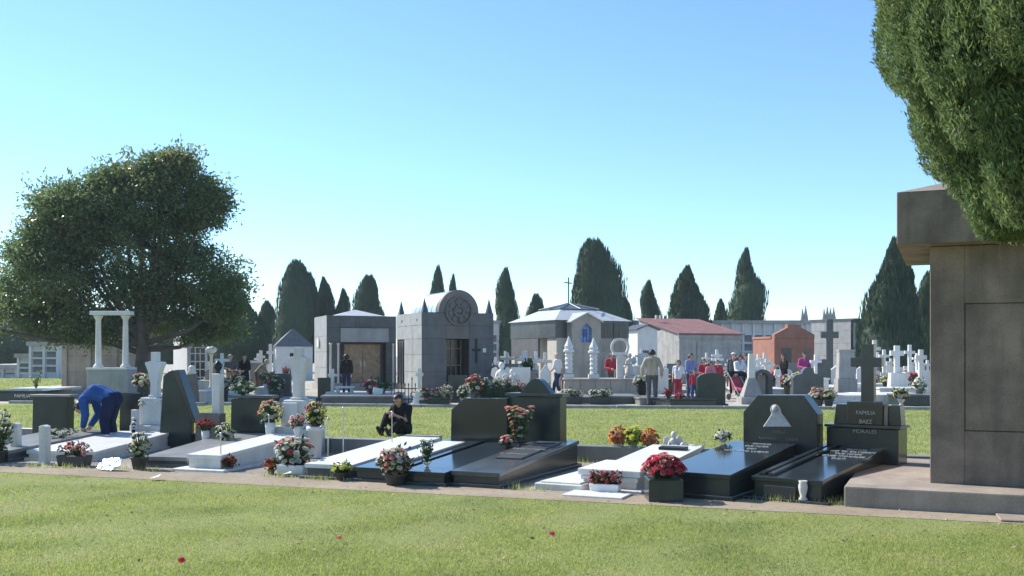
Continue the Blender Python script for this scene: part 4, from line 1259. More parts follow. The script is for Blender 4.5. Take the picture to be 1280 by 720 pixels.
# barrel-vaulted mausoleum
def mausoleum_vault():
    D = 40
    t = building('mausoleum', 'granite mausoleum with a steel barrel vault, round carved rosette and corner spikes', 528, D, 25)
    W, L, H = 3.12, 3.2, zp(390, D)
    x0, x1, zd = 1.0, 2.02, 2.3
    MB().box(0, x0, 0, L, -.05, H).build('wall', M_GAP, t)
    MB().box(x1, W, 0, L, -.05, H).build('wall', M_GAP, t)
    MB().box(x0, x1, 0, .4, zd, H).build('wall', M_GAP, t)
    MB().box(x0, x1, .8, L, -.05, H).build('back_wall', M_MAUS, t)
    MB().box(x0, x1, .4, .8, zd + .02, H).build('ceiling', M_MAUS, t)
    rows = [.2, .95, 1.65, zd, 2.85, H]
    panels(t, 'left', 0, L, .2, H, 3, rows, M_MAUSL, 0, holes=[(2.2, 3.1, .4, 2.25)], jit=.012)  # sunlit side, its brightness put into the panel colour
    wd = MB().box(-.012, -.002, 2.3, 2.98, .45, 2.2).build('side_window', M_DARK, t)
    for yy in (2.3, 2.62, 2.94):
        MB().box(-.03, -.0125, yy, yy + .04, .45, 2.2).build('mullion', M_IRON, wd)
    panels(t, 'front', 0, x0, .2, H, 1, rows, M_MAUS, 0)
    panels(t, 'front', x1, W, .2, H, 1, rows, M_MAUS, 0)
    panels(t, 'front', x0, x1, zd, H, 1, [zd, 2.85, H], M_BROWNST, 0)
    # tympanum disc with rosette
    cx, r = W * .5, .88
    pts = [(cx + r * math.cos(math.pi * k / 24), H + .001 + r * 1.06 * math.sin(math.pi * k / 24)) for k in range(25)]
    ty = MB().prism(pts, -.05, .25, 'y').build('tympanum', M_BROWNST, t, .015)
    for q, (ra, rb, dy) in enumerate(((.60, .52, .07), (.24, .16, .08))):
        m = MB()
        n = 36
        v = []
        for k in range(n):
            a = 2 * math.pi * k / n
            for rr, yy in ((ra, -.052), (ra, -.052 - dy), (rb, -.052 - dy), (rb, -.052)):
                v.append((cx + rr * math.cos(a), yy, H + .06 + rr * math.sin(a)))
        m.add(v, [(4 * k + j, 4 * ((k + 1) % n) + j, 4 * ((k + 1) % n) + (j + 1) % 4, 4 * k + (j + 1) % 4) for k in range(n) for j in range(4)])
        m.build('rosette_ring', M_MAUS, ty)
    for k in range(8):
        a = math.pi * k / 4 + .2
        d = Vector((math.cos(a), math.sin(a)))
        nrm = Vector((-d.y, d.x))
        P = [d * .22 + nrm * .02, d * .4 + nrm * .1, d * .51, d * .4 - nrm * .1, d * .22 - nrm * .02]
        MB().prism([(cx + p.x, H + .06 + p.y) for p in P], -.1, -.051, 'y').build('rosette_petal', M_MAUS, ty, .01)
    # steel vault
    m = MB()
    n, rv = 20, .90
    v = [(cx + rv * math.cos(math.pi * k / n), yy, H + .002 + rv * 1.02 * math.sin(math.pi * k / n)) for yy in (.26, L) for k in range(n + 1)]
    m.add(v, [(k, k + 1, n + 2 + k, n + 1 + k) for k in range(n)] + [tuple(range(n + 1)), tuple(range(2 * n + 1, n, -1)), (0, n + 1, 2 * n + 1, n)])
    vt = m.build('vault', M_STEEL, t)
    for k in range(1, 6):
        yy = .26 + (L - .26) * k / 6
        mm = MB()
        v = []
        for j in range(n + 1):
            a = math.pi * j / n
            for rr, dy in ((rv - .01, 0), (rv + .012, 0), (rv + .012, .03), (rv - .01, .03)):
                v.append((cx + rr * math.cos(a), yy + dy, H + .004 + rr * 1.02 * math.sin(a)))
        mm.add(v, [(4 * j + q, 4 * j + 4 + q, 4 * j + 4 + (q + 1) % 4, 4 * j + (q + 1) % 4) for j in range(n) for q in range(4)])
        mm.build('vault_seam', M_STEEL, vt)
    for sx, sy in ((.14, .14), (W - .14, .14), (.14, L - .14), (W - .14, L - .14)):
        MB().frustum(sx - .12, sx + .12, sy - .12, sy + .12, H, sx - .01, sx + .01, sy - .01, sy + .01, H + .58).build('spike', M_DGREY, t)
    MB().box(-.12, W + .12, -.14, L + .1, -.05, .195).build('base_step', M_CONC, t, .01)
    dr = MB().box(x0 + .04, x1 - .04, .74, .79, .2, zd - .02).build('door', M_DARK, t)
    for k in range(5):
        xx = x0 + .06 + k * (x1 - x0 - .14) / 4
        MB().box(xx, xx + .025, .70, .7395, .22, zd - .04).build('door_bar', M_BRONZE, dr)
    for zz in (.5, 1.2, 1.9):
        MB().box(x0 + .06, x1 - .06, .695, .699, zz, zz + .03).build('door_rail', M_BRONZE, dr)
    # pale plaque and dark cross on the right pilaster
    MB().box(2.62, 2.76, -.06, -.037, 1.75, 1.92).build('plaque', M_WHITE, t)
    MB().prism([(2.3, 1.3), (2.36, 1.3), (2.36, 1.8), (2.5, 1.8), (2.5, 1.9), (2.36, 1.9), (2.36, 2.3), (2.3, 2.3), (2.3, 1.9), (2.16, 1.9), (2.16, 1.8), (2.3, 1.8)], -.09, -.04, 'y').build('wall_cross', M_IRON, t)
    MB().box(-.05, -.035, .5, .6, H - .35, H - .25).build('side_rosette', M_DGREY, t)
    MB().box(-.05, -.035, 2.4, 2.5, H - .35, H - .25).build('side_rosette', M_DGREY, t)
    return t
mausoleum_vault()

# pale-roofed mausoleum with gabled bay
def mausoleum_gable():
    D = 44
    t = building('mausoleum', 'pale-roofed mausoleum with a gabled front bay and blue stained-glass window', 695, D, 27)
    W, L = 3.85, 4.4
    ze = zp(400, D)
    zl = zp(422, D)
    # upper box over a recessed porch on the left side
    MB().box(0, W, 0, L, zl, ze).build('upper_wall', M_DGREY, t, .01)
    MB().box(.06, W - .06, .06, .9, -.05, zl - .002).build('wall', M_CREAM, t)
    MB().box(.9, W - .06, .9, L - .06, -.05, zl - .002).build('wall', M_CREAM, t)
    MB().box(.06, .9, 1.55, L - .06, -.05, zl - .002).build('wall', M_CREAM, t)
    MB().box(.87, .899, .92, 1.53, .15, 2.0).build('door', M_DARK, t)
    MB().box(-.03, .055, 1.6, L - .1, 1.55, zl - .01).build('porch_beam', M_MAUS, t)
    MB().box(-.03, .055, L - .45, L - .12, 0, 1.549).build('porch_pier', M_CREAM, t)
    panels(t, 'left', 0, L, zl, ze, 3, 1, M_DGREY, 0, .02)
    # gabled bay
    x0, x1, y0 = .55, 2.05, -.45
    za = zp(391.5, D - .5)
    xm = (x0 + x1) / 2
    zb = ze - .05
    bw = MB()
    bw.prism([(x0, -.05), (xm - .28, -.05), (xm - .28, zp(428, D)), (xm - .28, zp(410, D)), (xm, zp(404, D)), (xm, za), (x0, zb)], y0, -.001, 'y')
    bw.prism([(x1, -.05), (x1, zb), (xm, za), (xm, zp(404, D)), (xm + .28, zp(410, D)), (xm + .28, -.05)], y0, -.001, 'y')
    bw.build('gabled_bay', M_BEIGE, t)
    MB().box(xm - .28, xm + .28, y0 + .02, -.002, -.05, zp(428, D)).build('bay_panel', M_BEIGE, t)
    gl = MB().prism([(xm - .275, zp(427.8, D)), (xm + .275, zp(427.8, D)), (xm + .275, zp(410.2, D)), (xm, zp(404.3, D)), (xm - .275, zp(410.2, D))], y0 + .14, y0 + .17, 'y').build('stained_window', M_BLUEGL, t)
    for xx in (xm - .1, xm + .08):
        MB().box(xx, xx + .02, y0 + .125, y0 + .1395, zp(427, D), zp(411, D)).build('window_lead', M_IRON, gl)
    MB().box(xm - .07, xm + .06, y0 + .128, y0 + .1398, zp(421, D), zp(411, D)).build('window_figure', plain('deep_blue_glass', (.03, .06, .2), .3), gl)
    for sg in (-1, 1):
        xa = x0 - .1 if sg < 0 else x1 + .1
        zl2 = zb - .06
        MB().add([(xa, y0 - .1, zl2), (xm, y0 - .1, za + .02), (xm, 1.2, za + .02), (xa, 1.2, zl2), (xa, y0 - .1, zl2 + .05), (xm, y0 - .1, za + .08), (xm, 1.2, za + .08), (xa, 1.2, zl2 + .05)],
                 [(0, 1, 2, 3), (4, 5, 6, 7), (0, 1, 5, 4), (1, 2, 6, 5), (2, 3, 7, 6), (3, 0, 4, 7)]).build('gable_roof', M_ROOFW, t)
    # right wing windows
    for k in range(2):
        xx = 2.2 + k * .8
        w = MB().box(xx, xx + .68, -.035, -.021, zp(421, D), zp(403, D)).build('window', M_DARK, t)
        MB().box(xx + .32, xx + .35, -.05, -.0355, zp(421, D), zp(403, D)).build('mullion', M_BROWNST, w)
    panels(t, 'front', 2.1, W, 0.1, zl, 2, [.1, 1.0, 1.75, zl], M_BEIGE, .06, .03)
    # hip roof and glazed lantern
    o = .12
    zr = zp(386.5, D + 2)
    cx, cy = W / 2, L / 2
    MB().frustum(-o, W + o, -o, L + o, ze + .001, cx - .95, cx + .95, cy - .95, cy + .95, zr).build('roof', M_ROOFW, t)
    ln = MB().frustum(cx - 1.05, cx + 1.05, cy - 1.05, cy + 1.05, zr + .002, cx - .06, cx + .06, cy - .06, cy + .06, zp(378.5, D + 2)).build('roof_lantern', M_DGREY, t)
    for k in range(4):
        a = math.pi / 2 * k
        for f in (-.5, 0, .5):
            p0 = Vector((1.06, f * 2.0, 0)); p1 = Vector((.07, 0, 0))
            c, s = math.cos(a), math.sin(a)
            q0 = (cx + p0.x * c - p0.y * s, cy + p0.x * s + p0.y * c, zr + .02)
            q1 = (cx + p1.x * c - p1.y * s, cy + p1.x * s + p1.y * c, zp(378.5, D + 2) + .02)
            MB().tube([q0, q1], .025, 4).build('lantern_rib', M_ROOFW, ln)
    MB().box(-.3, W + .3, -.7, L + .2, -.06, .09).build('base_step', M_CONC, t, .01)
    # thin cross on the ridge
    zc = zp(379, D + 2)
    MB().tube([(cx, cy, zc - .05), (cx, cy, zp(345, D + 2))], .03, 6).build('roof_cross_post', M_IRON, t)
    MB().tube([(cx - .3, cy - .15, zp(352, D + 2)), (cx + .26, cy + .13, zp(352, D + 2))], .028, 6).build('roof_cross_arm', M_IRON, t)
mausoleum_gable()

# red-roofed lean-to building
def red_roof():
    D = 57
    t = building('funeral_house', 'pale rendered building with a sloping faded red roof', 849, D, 24, 'building')
    W, L = 4.3, 4.4
    zf, zb = zp(415.5, D), zp(397, D + 4)
    MB().prism([(0, -.05), (L, -.05), (L, zb - .1), (0, zf - .1)], 0, W, 'x').build('wall', stone('streaked_render', (.40, .385, .36), .2, 0, 100, .9, .6, (.22, .21, .19), bump=.3, fine=12), t)
    n = 9
    for k in range(n):
        x0 = -.15 + (W + .3) * k / n
        MB().prism([(-.2, zf - .11), (L + .1, zb - .09), (L + .1, zb - .02), (-.2, zf - .04)], x0 + .006, x0 + (W + .3) / n - .006, 'x').build('roof_sheet', M_REDROOF, t, .008)
    MB().box(-.1, W + .1, -.1, -.003, zf - .34, zf - .14).build('eaves_band', M_CONC, t)
    MB().box(1.2, 3.0, -.06, -.003, 1.0, zf - .5).build('wall_panel', M_CONC, t)
    for px in range(2):
        MB().box(.5 + px * .3, .62 + px * .3, L - 1.2, L - 1.0, zb - .1, zb + .12).build('chimney', M_CONC, t)
red_roof()
# small gabled porch left of it
t = building('small_vault', 'small dark-doored vault with a pitched grey roof beside the red-roofed building', 797, 54, 20)
MB().prism([(0, -.05), (1.2, -.05), (1.2, zp(412, 54)), (.6, zp(407, 54)), (0, zp(412, 54))], 0, 1.6, 'y').build('wall', M_PLAST, t)
MB().box(.25, .95, -.03, -.002, .1, 1.9).build('door', M_DARK, t)
for sg in (0, 1):
    a = (-.12, zp(413, 54)) if sg == 0 else (1.32, zp(413, 54))
    MB().prism([a, (.6, zp(406.5, 54)), (.6, zp(405.5, 54) + .02), (a[0], a[1] + .08)], -.15, 1.7, 'y').build('roof', M_SLATE, t)

# terracotta chapel
def terracotta():
    D = 62
    t = building('tomb_chapel', 'terracotta-coloured chapel with stepped gable', 968, D, 12)
    W, L = 2.72, 3.0
    z1, z2, z3 = zp(418, D), zp(410, D), zp(405.5, D)
    MB().box(0, W, 0, L, -.05, z1 - .25).build('wall', M_TERRA, t, .01)
    MB().prism([(0, z1 - .249), (W, z1 - .249), (W, z1), (W * .66, z2 + .04), (W * .66, z3), (W * .33, z3), (W * .33, z2 + .04), (0, z1)], -.04, .4, 'y').build('stepped_gable', M_TERRA, t, .01)
    MB().box(-.05, W + .05, .41, L + .05, z1 - .249, z1 - .12).build('roof', M_TERRA, t)
    MB().box(W * .18, W * .42, -.02, .12, .1, 2.1).build('door_recess', M_DARK, t)
    MB().box(W * .74, W * .9, -.02, .1, .8, 2.0).build('side_window', M_BROWNST, t)
    MB().box(-.08, W + .08, -.1, L, -.05, .12).build('base_step', M_CONC, t)
terracotta()
# grey mausoleum at right, behind the tall dark cross
t = building('mausoleum', 'tall grey mausoleum with dark doorway behind the large cypress', 1064, 66, 35)
W, L, H = 3.4, 3.2, zp(398, 66)
MB().box(0, W, 0, L, -.05, H - .1).build('wall', M_GAP, t)
panels(t, 'left', 0, L, 0, H, 3, 5, M_MAUSL, 0)  # left wall coloured lighter than the front to look sunlit
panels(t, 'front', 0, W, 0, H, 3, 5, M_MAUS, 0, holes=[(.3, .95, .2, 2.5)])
MB().box(.35, .95, -.01, -.003, .1, 2.6).build('door', M_DARK, t)
for xx in (.2, 1.15):
    MB().box(xx - .09, xx + .09, -.2, -.04, .0, H - .3).build('pilaster', M_MAUSL, t)
MB().box(-.1, W + .1, -.25, L + .1, H - .1, H).build('cornice', M_MAUS, t)
# blue-roofed chapel at left
t = building('tomb_chapel', 'small white chapel with a dark blue pyramid roof at the left', 345, 66, 18)
W, L, H = 2.4, 2.4, zp(433, 66)
MB().box(0, W, 0, L, -.05, H).build('wall', M_PLAST, t, .01)
MB().frustum(-.12, W + .12, -.12, L + .12, H + .001, W / 2 - .05, W / 2 + .05, L / 2 - .05, L / 2 + .05, zp(411, 67)).build('roof', M_SLATE, t)
MB().box(.9, 1.5, -.03, -.002, .1, 1.8).build('door', M_DARK, t)
# left stone pantheon under the tree
t = building('pantheon', 'plain beige stone pantheon standing under the broad-leaved tree', 79, 46, 9)
W, L, H = 3.3, 3.0, zp(404, 46)
MB().box(0, W, 0, L, -.05, H).build('wall', M_GAP, t)
panels(t, 'front', 0, W, .1, H, 3, 4, M_BEIGE, 0, .05)
panels(t, 'left', 0, L, .1, H, 2, 4, M_BEIGE, 0, .05)
for xx in (.0, 1.05, 2.2):
    MB().box(xx - .04, xx + .2, -.16, -.056, .1, H).build('pilaster', M_BEIGE, t, .01)
MB().box(-.2, W + .2, -.25, L + .2, -.05, .098).build('base_step', M_CONC, t, .01)
MB().box(-.15, W + .15, -.22, L + .15, H + .001, H + .22).build('cornice', M_BEIGE, t, .01)
# white chapel behind the tree with a latticed door
t = building('tomb_chapel', 'white chapel with a white latticed side door behind the tree', 234, 50, 30)
W, L, H = 1.0, 3.4, zp(421, 50)
MB().box(0, W, 0, L, -.05, H).build('wall', M_PLAST, t, .01)
MB().prism([(-.1, H + .001), (W + .1, H + .001), (W / 2, H + .5)], -.1, L + .1, 'y').build('roof', M_ROOFW, t)
MB().prism([(.1, .1), (.9, .1), (.9, 1.9), (.7, 2.15), (.3, 2.15), (.1, 1.9)], -.02, -.002, 'y').build('door', M_DARK, t)
for xx in (.1, .36, .6, .86):
    MB().box(xx, xx + .05, -.05, -.0205, .1, 2.0).build('lattice_bar', M_PLAST, t)
for zz in (.1, .5, .9, 1.3, 1.7, 2.0):
    MB().box(.1, .91, -.062, -.0505, zz, zz + .05).build('lattice_bar', M_PLAST, t)

# burial niche walls
NICHE = MB().box(-.36, .36, -.02, .02, -.3, .3).mesh('niche')
NICHE.materials.append(M_NICHE)
def niche_wall(label, x0, x1, D, ytop, rows_n, rz=0.0, pitch=.98, skip=()):
    t = thing('niche_wall', label, 'wall', at(x0, D), rz)
    W = (x1 - x0) / F * D
    H = zp(ytop, D)
    MB().box(0, W, .12, 3.0, -.05, H - .3).build('wall', M_PLAST, t)
    MB().box(-.2, W + .2, -.25, 3.2, H - .299, H).build('roof_slab', M_CONC, t)
    n = max(1, int(W / pitch))
    pw = W / n
    ph = min(.82, (H - 1.0) / rows_n)
    for k in range(n + 1):
        MB().box(k * pw - .09, k * pw + .09, -.06, .1195, -.05, H - .3).build('pilaster', M_PLAST, t)
    for j in range(rows_n + 1):
        MB().box(0, W, 0, .119, .35 + j * ph - .06, .35 + j * ph + .06).build('shelf', M_PLAST, t)
    for k in range(n):
        for j in range(rows_n):
            link('niche', NICHE, t, ((k + .5) * pw, .105, .35 + (j + .5) * ph), None, (pw / .98 * .9, 1, ph / .82))
    return t
niche_wall('long white wall of burial niches behind the mausoleums', 596, 1062, 92, 400.5, 4)
niche_wall('white wall of burial niches at the far left beneath the tree', 38, 72, 72, 427, 3)
niche_wall('low stepped end of the niche wall at the far left edge', -30, 37, 73, 456, 1)
niche_wall('middle step of the niche wall at the far left edge', 23, 37.5, 72.4, 442, 2)

# two-column white monument
D = 34
t = thing('column_monument', 'white marble monument of two slim columns joined by a lintel on a stone block', 'monument', at(140, D), 0)
s_ = D / F
MB().box(-25 * s_, 25 * s_, -.4, .5, -.05, zp(462, D)).build('pedestal', M_CONC, t, .012)
MB().box(-26 * s_, 24 * s_, -.43, .53, zp(462, D) + .001, zp(459.5, D)).build('pedestal_cap', M_WHITE, t, .008)
zb, zt = zp(459.4, D), zp(394, D)
for sx in (-17, 17):
    MB().lathe([(.17, 0), (.17, .06), (.12, .1), (.1, .16), (.085, (zt - zb) * .9), (.1, (zt - zb) * .92), (.15, (zt - zb) * .97), (.17, zt - zb)], sx * s_, 0, 14, zb).build('column', M_WHITE2, t, smooth=True)
MB().box(-25 * s_, 25 * s_, -.2, .2, zt + .001, zp(389, D)).build('lintel', M_WHITE, t, .012)

# gothic spires behind the long wall
for px, top, lab in ((1003, 386, 'small grey gothic spire behind the terracotta chapel, the left one'), (1007, 382, 'small grey gothic spire behind the terracotta chapel, the right one'), (1030, 386, 'first of four slim spires behind the dark cross'), (1034, 383, 'second and tallest of four slim spires behind the dark cross'), (1038, 385, 'third of four slim spires behind the dark cross'), (1042, 384, 'fourth of four slim spires behind the dark cross')):
    t = thing('stone_spire', lab, 'spire', at(px, 112), 0, 'gothic spires')
    h = zp(top, 112)
    MB().box(-.35, .35, -.35, .35, -.05, h * .72).build('shaft', M_CONC, t)
    MB().frustum(-.3, .3, -.3, .3, h * .72, -.03, .03, -.03, .03, h).build('spire', M_CONC, t)

# ------------------------------------------------------------------ crosses, headstones and tombs of the second row
def cross_pts(w, h, arm_w, tk, arm_z):
    a = tk / 2
    return [(-a, 0), (a, 0), (a, arm_z - a), (arm_w / 2, arm_z - a), (arm_w / 2, arm_z + a), (a, arm_z + a), (a, h), (-a, h), (-a, arm_z + a), (-arm_w / 2, arm_z + a), (-arm_w / 2, arm_z - a), (-a, arm_z - a)]
def stone_cross(label, px, D, ytop, arm_px, ped=(.5, .6), mat=None, tk=.14, group=None, rz=0.0, ybase=None, taper=.85):
    mat = mat or M_WHITE
    t = thing('stone_cross', label, 'cross', at(px, D), rz, group)
    H = zp(ytop, D)
    pw, ph = ped
    MB().box(-pw * .62, pw * .62, -.3, .3, -.05, .1).build('step', mat, t, .008)
    MB().frustum(-pw / 2, pw / 2, -.2, .2, .1005, -pw / 2 * taper, pw / 2 * taper, -.16, .16, ph).build('pedestal', mat, t, .008)
    h = H - ph
    pts = cross_pts(0, h, arm_px / F * D, tk, h * .72)
    MB().prism([(x, z + ph) for x, z in pts], -.07, .07, 'y').build('cross', mat, t, .012)
    return t
def tomb(label, px0, px1, D, ybot_h, l, h, mat, cap=None, rz=0.0, head=None, name='tomb', cat='tomb', group=None):
    """low chest with cover slab: px0..px1 front, depth l"""
    w = (px1 - px0) / F * D / math.cos(rz)
    t = thing(name, label, cat, at(px0, D), rz, group)
    MB().box(0, w, 0, l, -.05, h - .06).build('body', mat, t, .006)
    MB().box(-.04, w + .04, -.04, l + .04, h - .0595, h).build('cover_slab', cap or mat, t, .01)
    if head:
        hw, hh, kind, hm = head
        x0, x1 = w / 2 - hw / 2, w / 2 + hw / 2
        if kind == 'round':
            pts = [(x0, h * .5), (x1, h * .5), (x1, hh * .82)] + [(w / 2 + hw / 2 * math.cos(math.pi * k / 10), hh * .82 + hh * .18 * math.sin(math.pi * k / 10)) for k in range(1, 10)] + [(x0, hh * .82)]
        elif kind == 'gable':
            pts = [(x0, h * .5), (x1, h * .5), (x1, hh * .8), (w / 2, hh), (x0, hh * .8)]
        else:
            pts = [(x0, h * .5), (x1, h * .5), (x1, hh), (x0, hh)]
        MB().prism(pts, l - .15, l + .05 + .002, 'y').build('headstone', hm, t, .01)
    return t
def headstone(label, px0, px1, D, ytop, mat, kind='round', th=.16, rz=0.0, crest=0, group=None):
    w = (px1 - px0) / F * D
    xm = (px0 + px1) / 2
    t = thing('headstone', label, 'headstone', at(xm, D), rz, group)
    H = zp(ytop, D)
    if kind == 'round':
        pts = [(-w / 2, .1), (w / 2, .1), (w / 2, H - w * .22)] + [(w / 2 * math.cos(math.pi * k / 12), H - w * .22 + w * .22 * math.sin(math.pi * k / 12)) for k in range(1, 12)] + [(-w / 2, H - w * .22)]
    elif kind == 'shoulder':
        pts = [(-w / 2, .1), (w / 2, .1), (w / 2, H - w * .34), (w * .42, H - w * .26), (w * .26, H - w * .22)] + [(w * .2 * math.cos(math.pi * k / 8), H - w * .2 + w * .2 * math.sin(math.pi * k / 8)) for k in range(0, 9)] + [(-w * .26, H - w * .22), (-w * .42, H - w * .26), (-w / 2, H - w * .34)]
    elif kind == 'gable':
        pts = [(-w / 2, .1), (w / 2, .1), (w / 2, H * .75), (0, H), (-w / 2, H * .75)]
    else:
        pts = [(-w / 2, .1), (w / 2, .1), (w / 2, H), (-w / 2, H)]
    MB().prism(pts, -th / 2, th / 2, 'y').build('stone', mat, t, .012, seg=2)
    MB().box(-w * .58, w * .58, -th, th, -.05, .0995).build('base', mat, t, .008)
    return t

# left background
t = tomb('long dark blue-black tomb with faint lettering on its side at the left', -14, 57, 35.6, 0, 2.0, .36, M_BLACK2, M_BLACK)
text('FAMILIA', .16, M_SILVER, t, (1.2, -.004, .12))
tomb('pale flat tomb behind the dark blue-black tomb at the left', 14, 68, 42, 0, 2.6, .24, M_WHITE2, M_WHITE)
tomb('pinkish stone step at the foot of the beige pantheon', 60, 96, 38.5, 0, 1.6, .28, M_BEIGE, M_BEIGE)
bouquet('sparse twigs in a vase on the pale flat tomb at the left', at(45, 42.3, .242), .35, .12, .1, ['white', 'lime'], 9, 'up', 'vase', M_POT, .06, near=False, hh=.3)
t = thing('stone_bust', 'brown stone column with a carved top behind the slanted headstone', 'statue', at(240, 33))
MB().frustum(-.2, .2, -.2, .2, -.05, -.14, .14, -.14, .14, zp(468, 33)).build('column', M_BROWNST, t, .01)
MB().lathe([(.12, 0), (.16, .06), (.1, .14), (.13, .22), (.06, .3)], 0, 0, 12, zp(468, 33) + .001).build('finial', M_WHITE2, t, smooth=True)
tomb('white block tomb right of the brown stone column', 243, 257, 33.5, 0, 1.2, zp(488, 33.5), M_WHITE2, M_WHITE)
t = thing('urn_column', 'slim pale column carrying a broad white urn under the tree', 'monument', at(264, 46))
MB().lathe([(.2, 0), (.2, .1), (.08, .2), (.07, zp(442, 46) - .1), (.14, zp(442, 46))], 0, 0, 10).build('column', M_WHITE2, t, smooth=True)
MB().lathe([(.1, 0), (.24, .1), (.26, .22), (.2, .28), (.08, .33)], 0, 0, 12, zp(441.8, 46)).build('urn', M_WHITE, t, smooth=True)
for px, D, top, arm, lab in ((326, 50, 438, 10, 'white cross nearest the dark conifer in the left background'), (338, 49, 430, 9, 'tallest white cross in the left background before the blue-roofed chapel'), (349, 49, 444, 10, 'low white cross before the blue-roofed chapel, right of the tallest')):
    stone_cross(lab, px, D, top, arm, (.4, .7), M_WHITE)
headstone('dark slab headstone left of the flared stone pillar in the background', 341, 364, 40, 467, M_DGREY, 'flat')
tomb('pale low tomb before the dark conifer at the left', 318, 352, 41.5, 0, 2.0, .3, M_WHITE2, M_WHITE)
tomb('pale kerbed tomb beside the three mourners at the left', 250, 292, 37, 0, 2.2, .26, M_WHITE2, M_WHITE)
bouquet('green and white flowers beside the bending mourner in the left background', at(334, 39, 0), .3, .5, .15, ['white', 'lime', 'cream'], 14, 'ball', 'pot', M_POTW, .09, near=False)
bouquet('leafy bush with cream flowers right of the left background mourners', at(346, 35.5, 0), .3, .35, .15, ['cream', 'white'], 10, 'ball', 'pot', M_POT, .07, near=False, leaves=160)

# in front of the flat-roofed mausoleum
headstone('dark green block headstone before the flat-roofed mausoleum', 398, 414, 36, 472, M_GREEN, 'flat', .3)
t = stone_cross('slender stone crucifix beside the dark green block', 416, 34.5, 461, 12, (.5, .36), M_WHITE2, .09)
t = tomb('broad low dark granite platform before the flat-roofed mausoleum', 402, 500, 32.6, 0, 3.0, .3, M_DGREY, M_GREY, R(4))
t = thing('stone_bench', 'small white stone bench on the dark granite platform', 'bench', at(431, 34.6, .3))
MB().box(-.32, .32, -.14, .14, .18, .25).build('seat', M_WHITE, t, .006)
for sx in (-.24, .24):
    MB().box(sx - .05, sx + .05, -.1, .1, .002, .179).build('leg', M_WHITE2, t)
bouquet('red and white wreath flowers on the dark granite platform', at(463, 33.8, .31), .26, .14, .1, ['rose', 'red', 'white', 'pink'], 18, 'ball', 'pot', M_POT, .09, near=False, hh=.2)
bouquet('dark green shrub on the granite platform before the barrel-vaulted mausoleum', at(478, 34.4, .31), .3, .12, .12, ['lime'], 6, 'ball', 'pot', M_POT, .06, near=False, leaves=240, cat='shrub', name='potted_shrub')
t = thing('marble_book', 'tilted white marble plaque beside the red wreath flowers', 'plaque', at(472, 33.3, .302))
o = MB().box(-.17, .17, -.02, .02, .05, .25).build('plate', M_WHITE, t, .004)
o.rotation_euler = (-.5, .2, .3)
MB().box(-.14, .14, -.05, .1, 0, .06).build('foot', M_WHITE2, t)
# iron fence
t = thing('iron_fence', 'low black iron fence before the barrel-vaulted mausoleum', 'fence', at(489, 33.2), R(3))
for k in range(9):
    x = k * .115
    h = .82 if k in (2, 6) else .62
    MB().tube([(x, 0, -.03), (x, 0, h)], .014, 5).build('bar', M_IRON, t)
    MB().frustum(x - .025, x + .025, -.025, .025, h + .001, x - .004, x + .004, -.004, .004, h + .09).build('spear', M_IRON, t)
for z in (.14, .5):
    MB().box(-.05, .97, -.012, .012, z, z + .03).build('rail', M_IRON, t)
for k in range(2):
    mb = MB()
    n = 16
    v = []
    for j in range(n):
        a = 2 * math.pi * j / n
        for rr, yy in ((.1, -.016), (.1, .016), (.075, .016), (.075, -.016)):
            v.append((.25 + k * .48 + rr * math.cos(a), yy - .001, .31 + rr * math.sin(a)))
    mb.add(v, [(4 * j + q, 4 * ((j + 1) % n) + q, 4 * ((j + 1) % n) + (q + 1) % 4, 4 * j + (q + 1) % 4) for j in range(n) for q in range(4)])
    mb.build('ring', M_IRON, t)
stone_cross('white stone cross on a tapering base before the barrel-vaulted mausoleum', 524, 31.6, 460, 10, (.42, .5), M_WHITE2, .11, taper=.45)
tomb('pale tomb kerb behind the white cross on tapering base', 486, 530, 33.9, 0, 1.6, .2, M_WHITE2, M_WHITE)
bouquet('trough of pink and white flowers right of the white tapering cross', at(541, 31.5, 0), .5, .2, .2, ['rose', 'pink', 'white', 'white'], 40, 'trough', 'trough', M_POT, .075, near=False, bx=(.85, .35), hh=.38)
tomb('small dark planter tomb behind the chamfered black headstone', 537, 562, 31.2, 0, 1.0, .3, M_GREEN, M_BLACK2)
bouquet('white flower mass left of the dark chair-shaped headstone', at(558, 32.0, 0), .24, .22, .14, ['white', 'white', 'cream'], 26, 'ball', 'pot', M_POTW, .06, near=False)
bouquet('white flower mass above the chamfered black headstone', at(580, 31.8, 0), .24, .24, .14, ['white', 'white'], 26, 'ball', 'pot', M_POTW, .06, near=False)
headstone('dark headstone before the door of the barrel-vaulted mausoleum', 561, 584, 34.5, 469, M_BLACK2, 'flat', .3)
bouquet('pale pink flowers before the right pilaster of the barrel-vaulted mausoleum', at(593, 33.0, 0), .3, .42, .15, ['pink', 'white', 'rose'], 24, 'ball', 'pot', M_POT, .09, near=False)
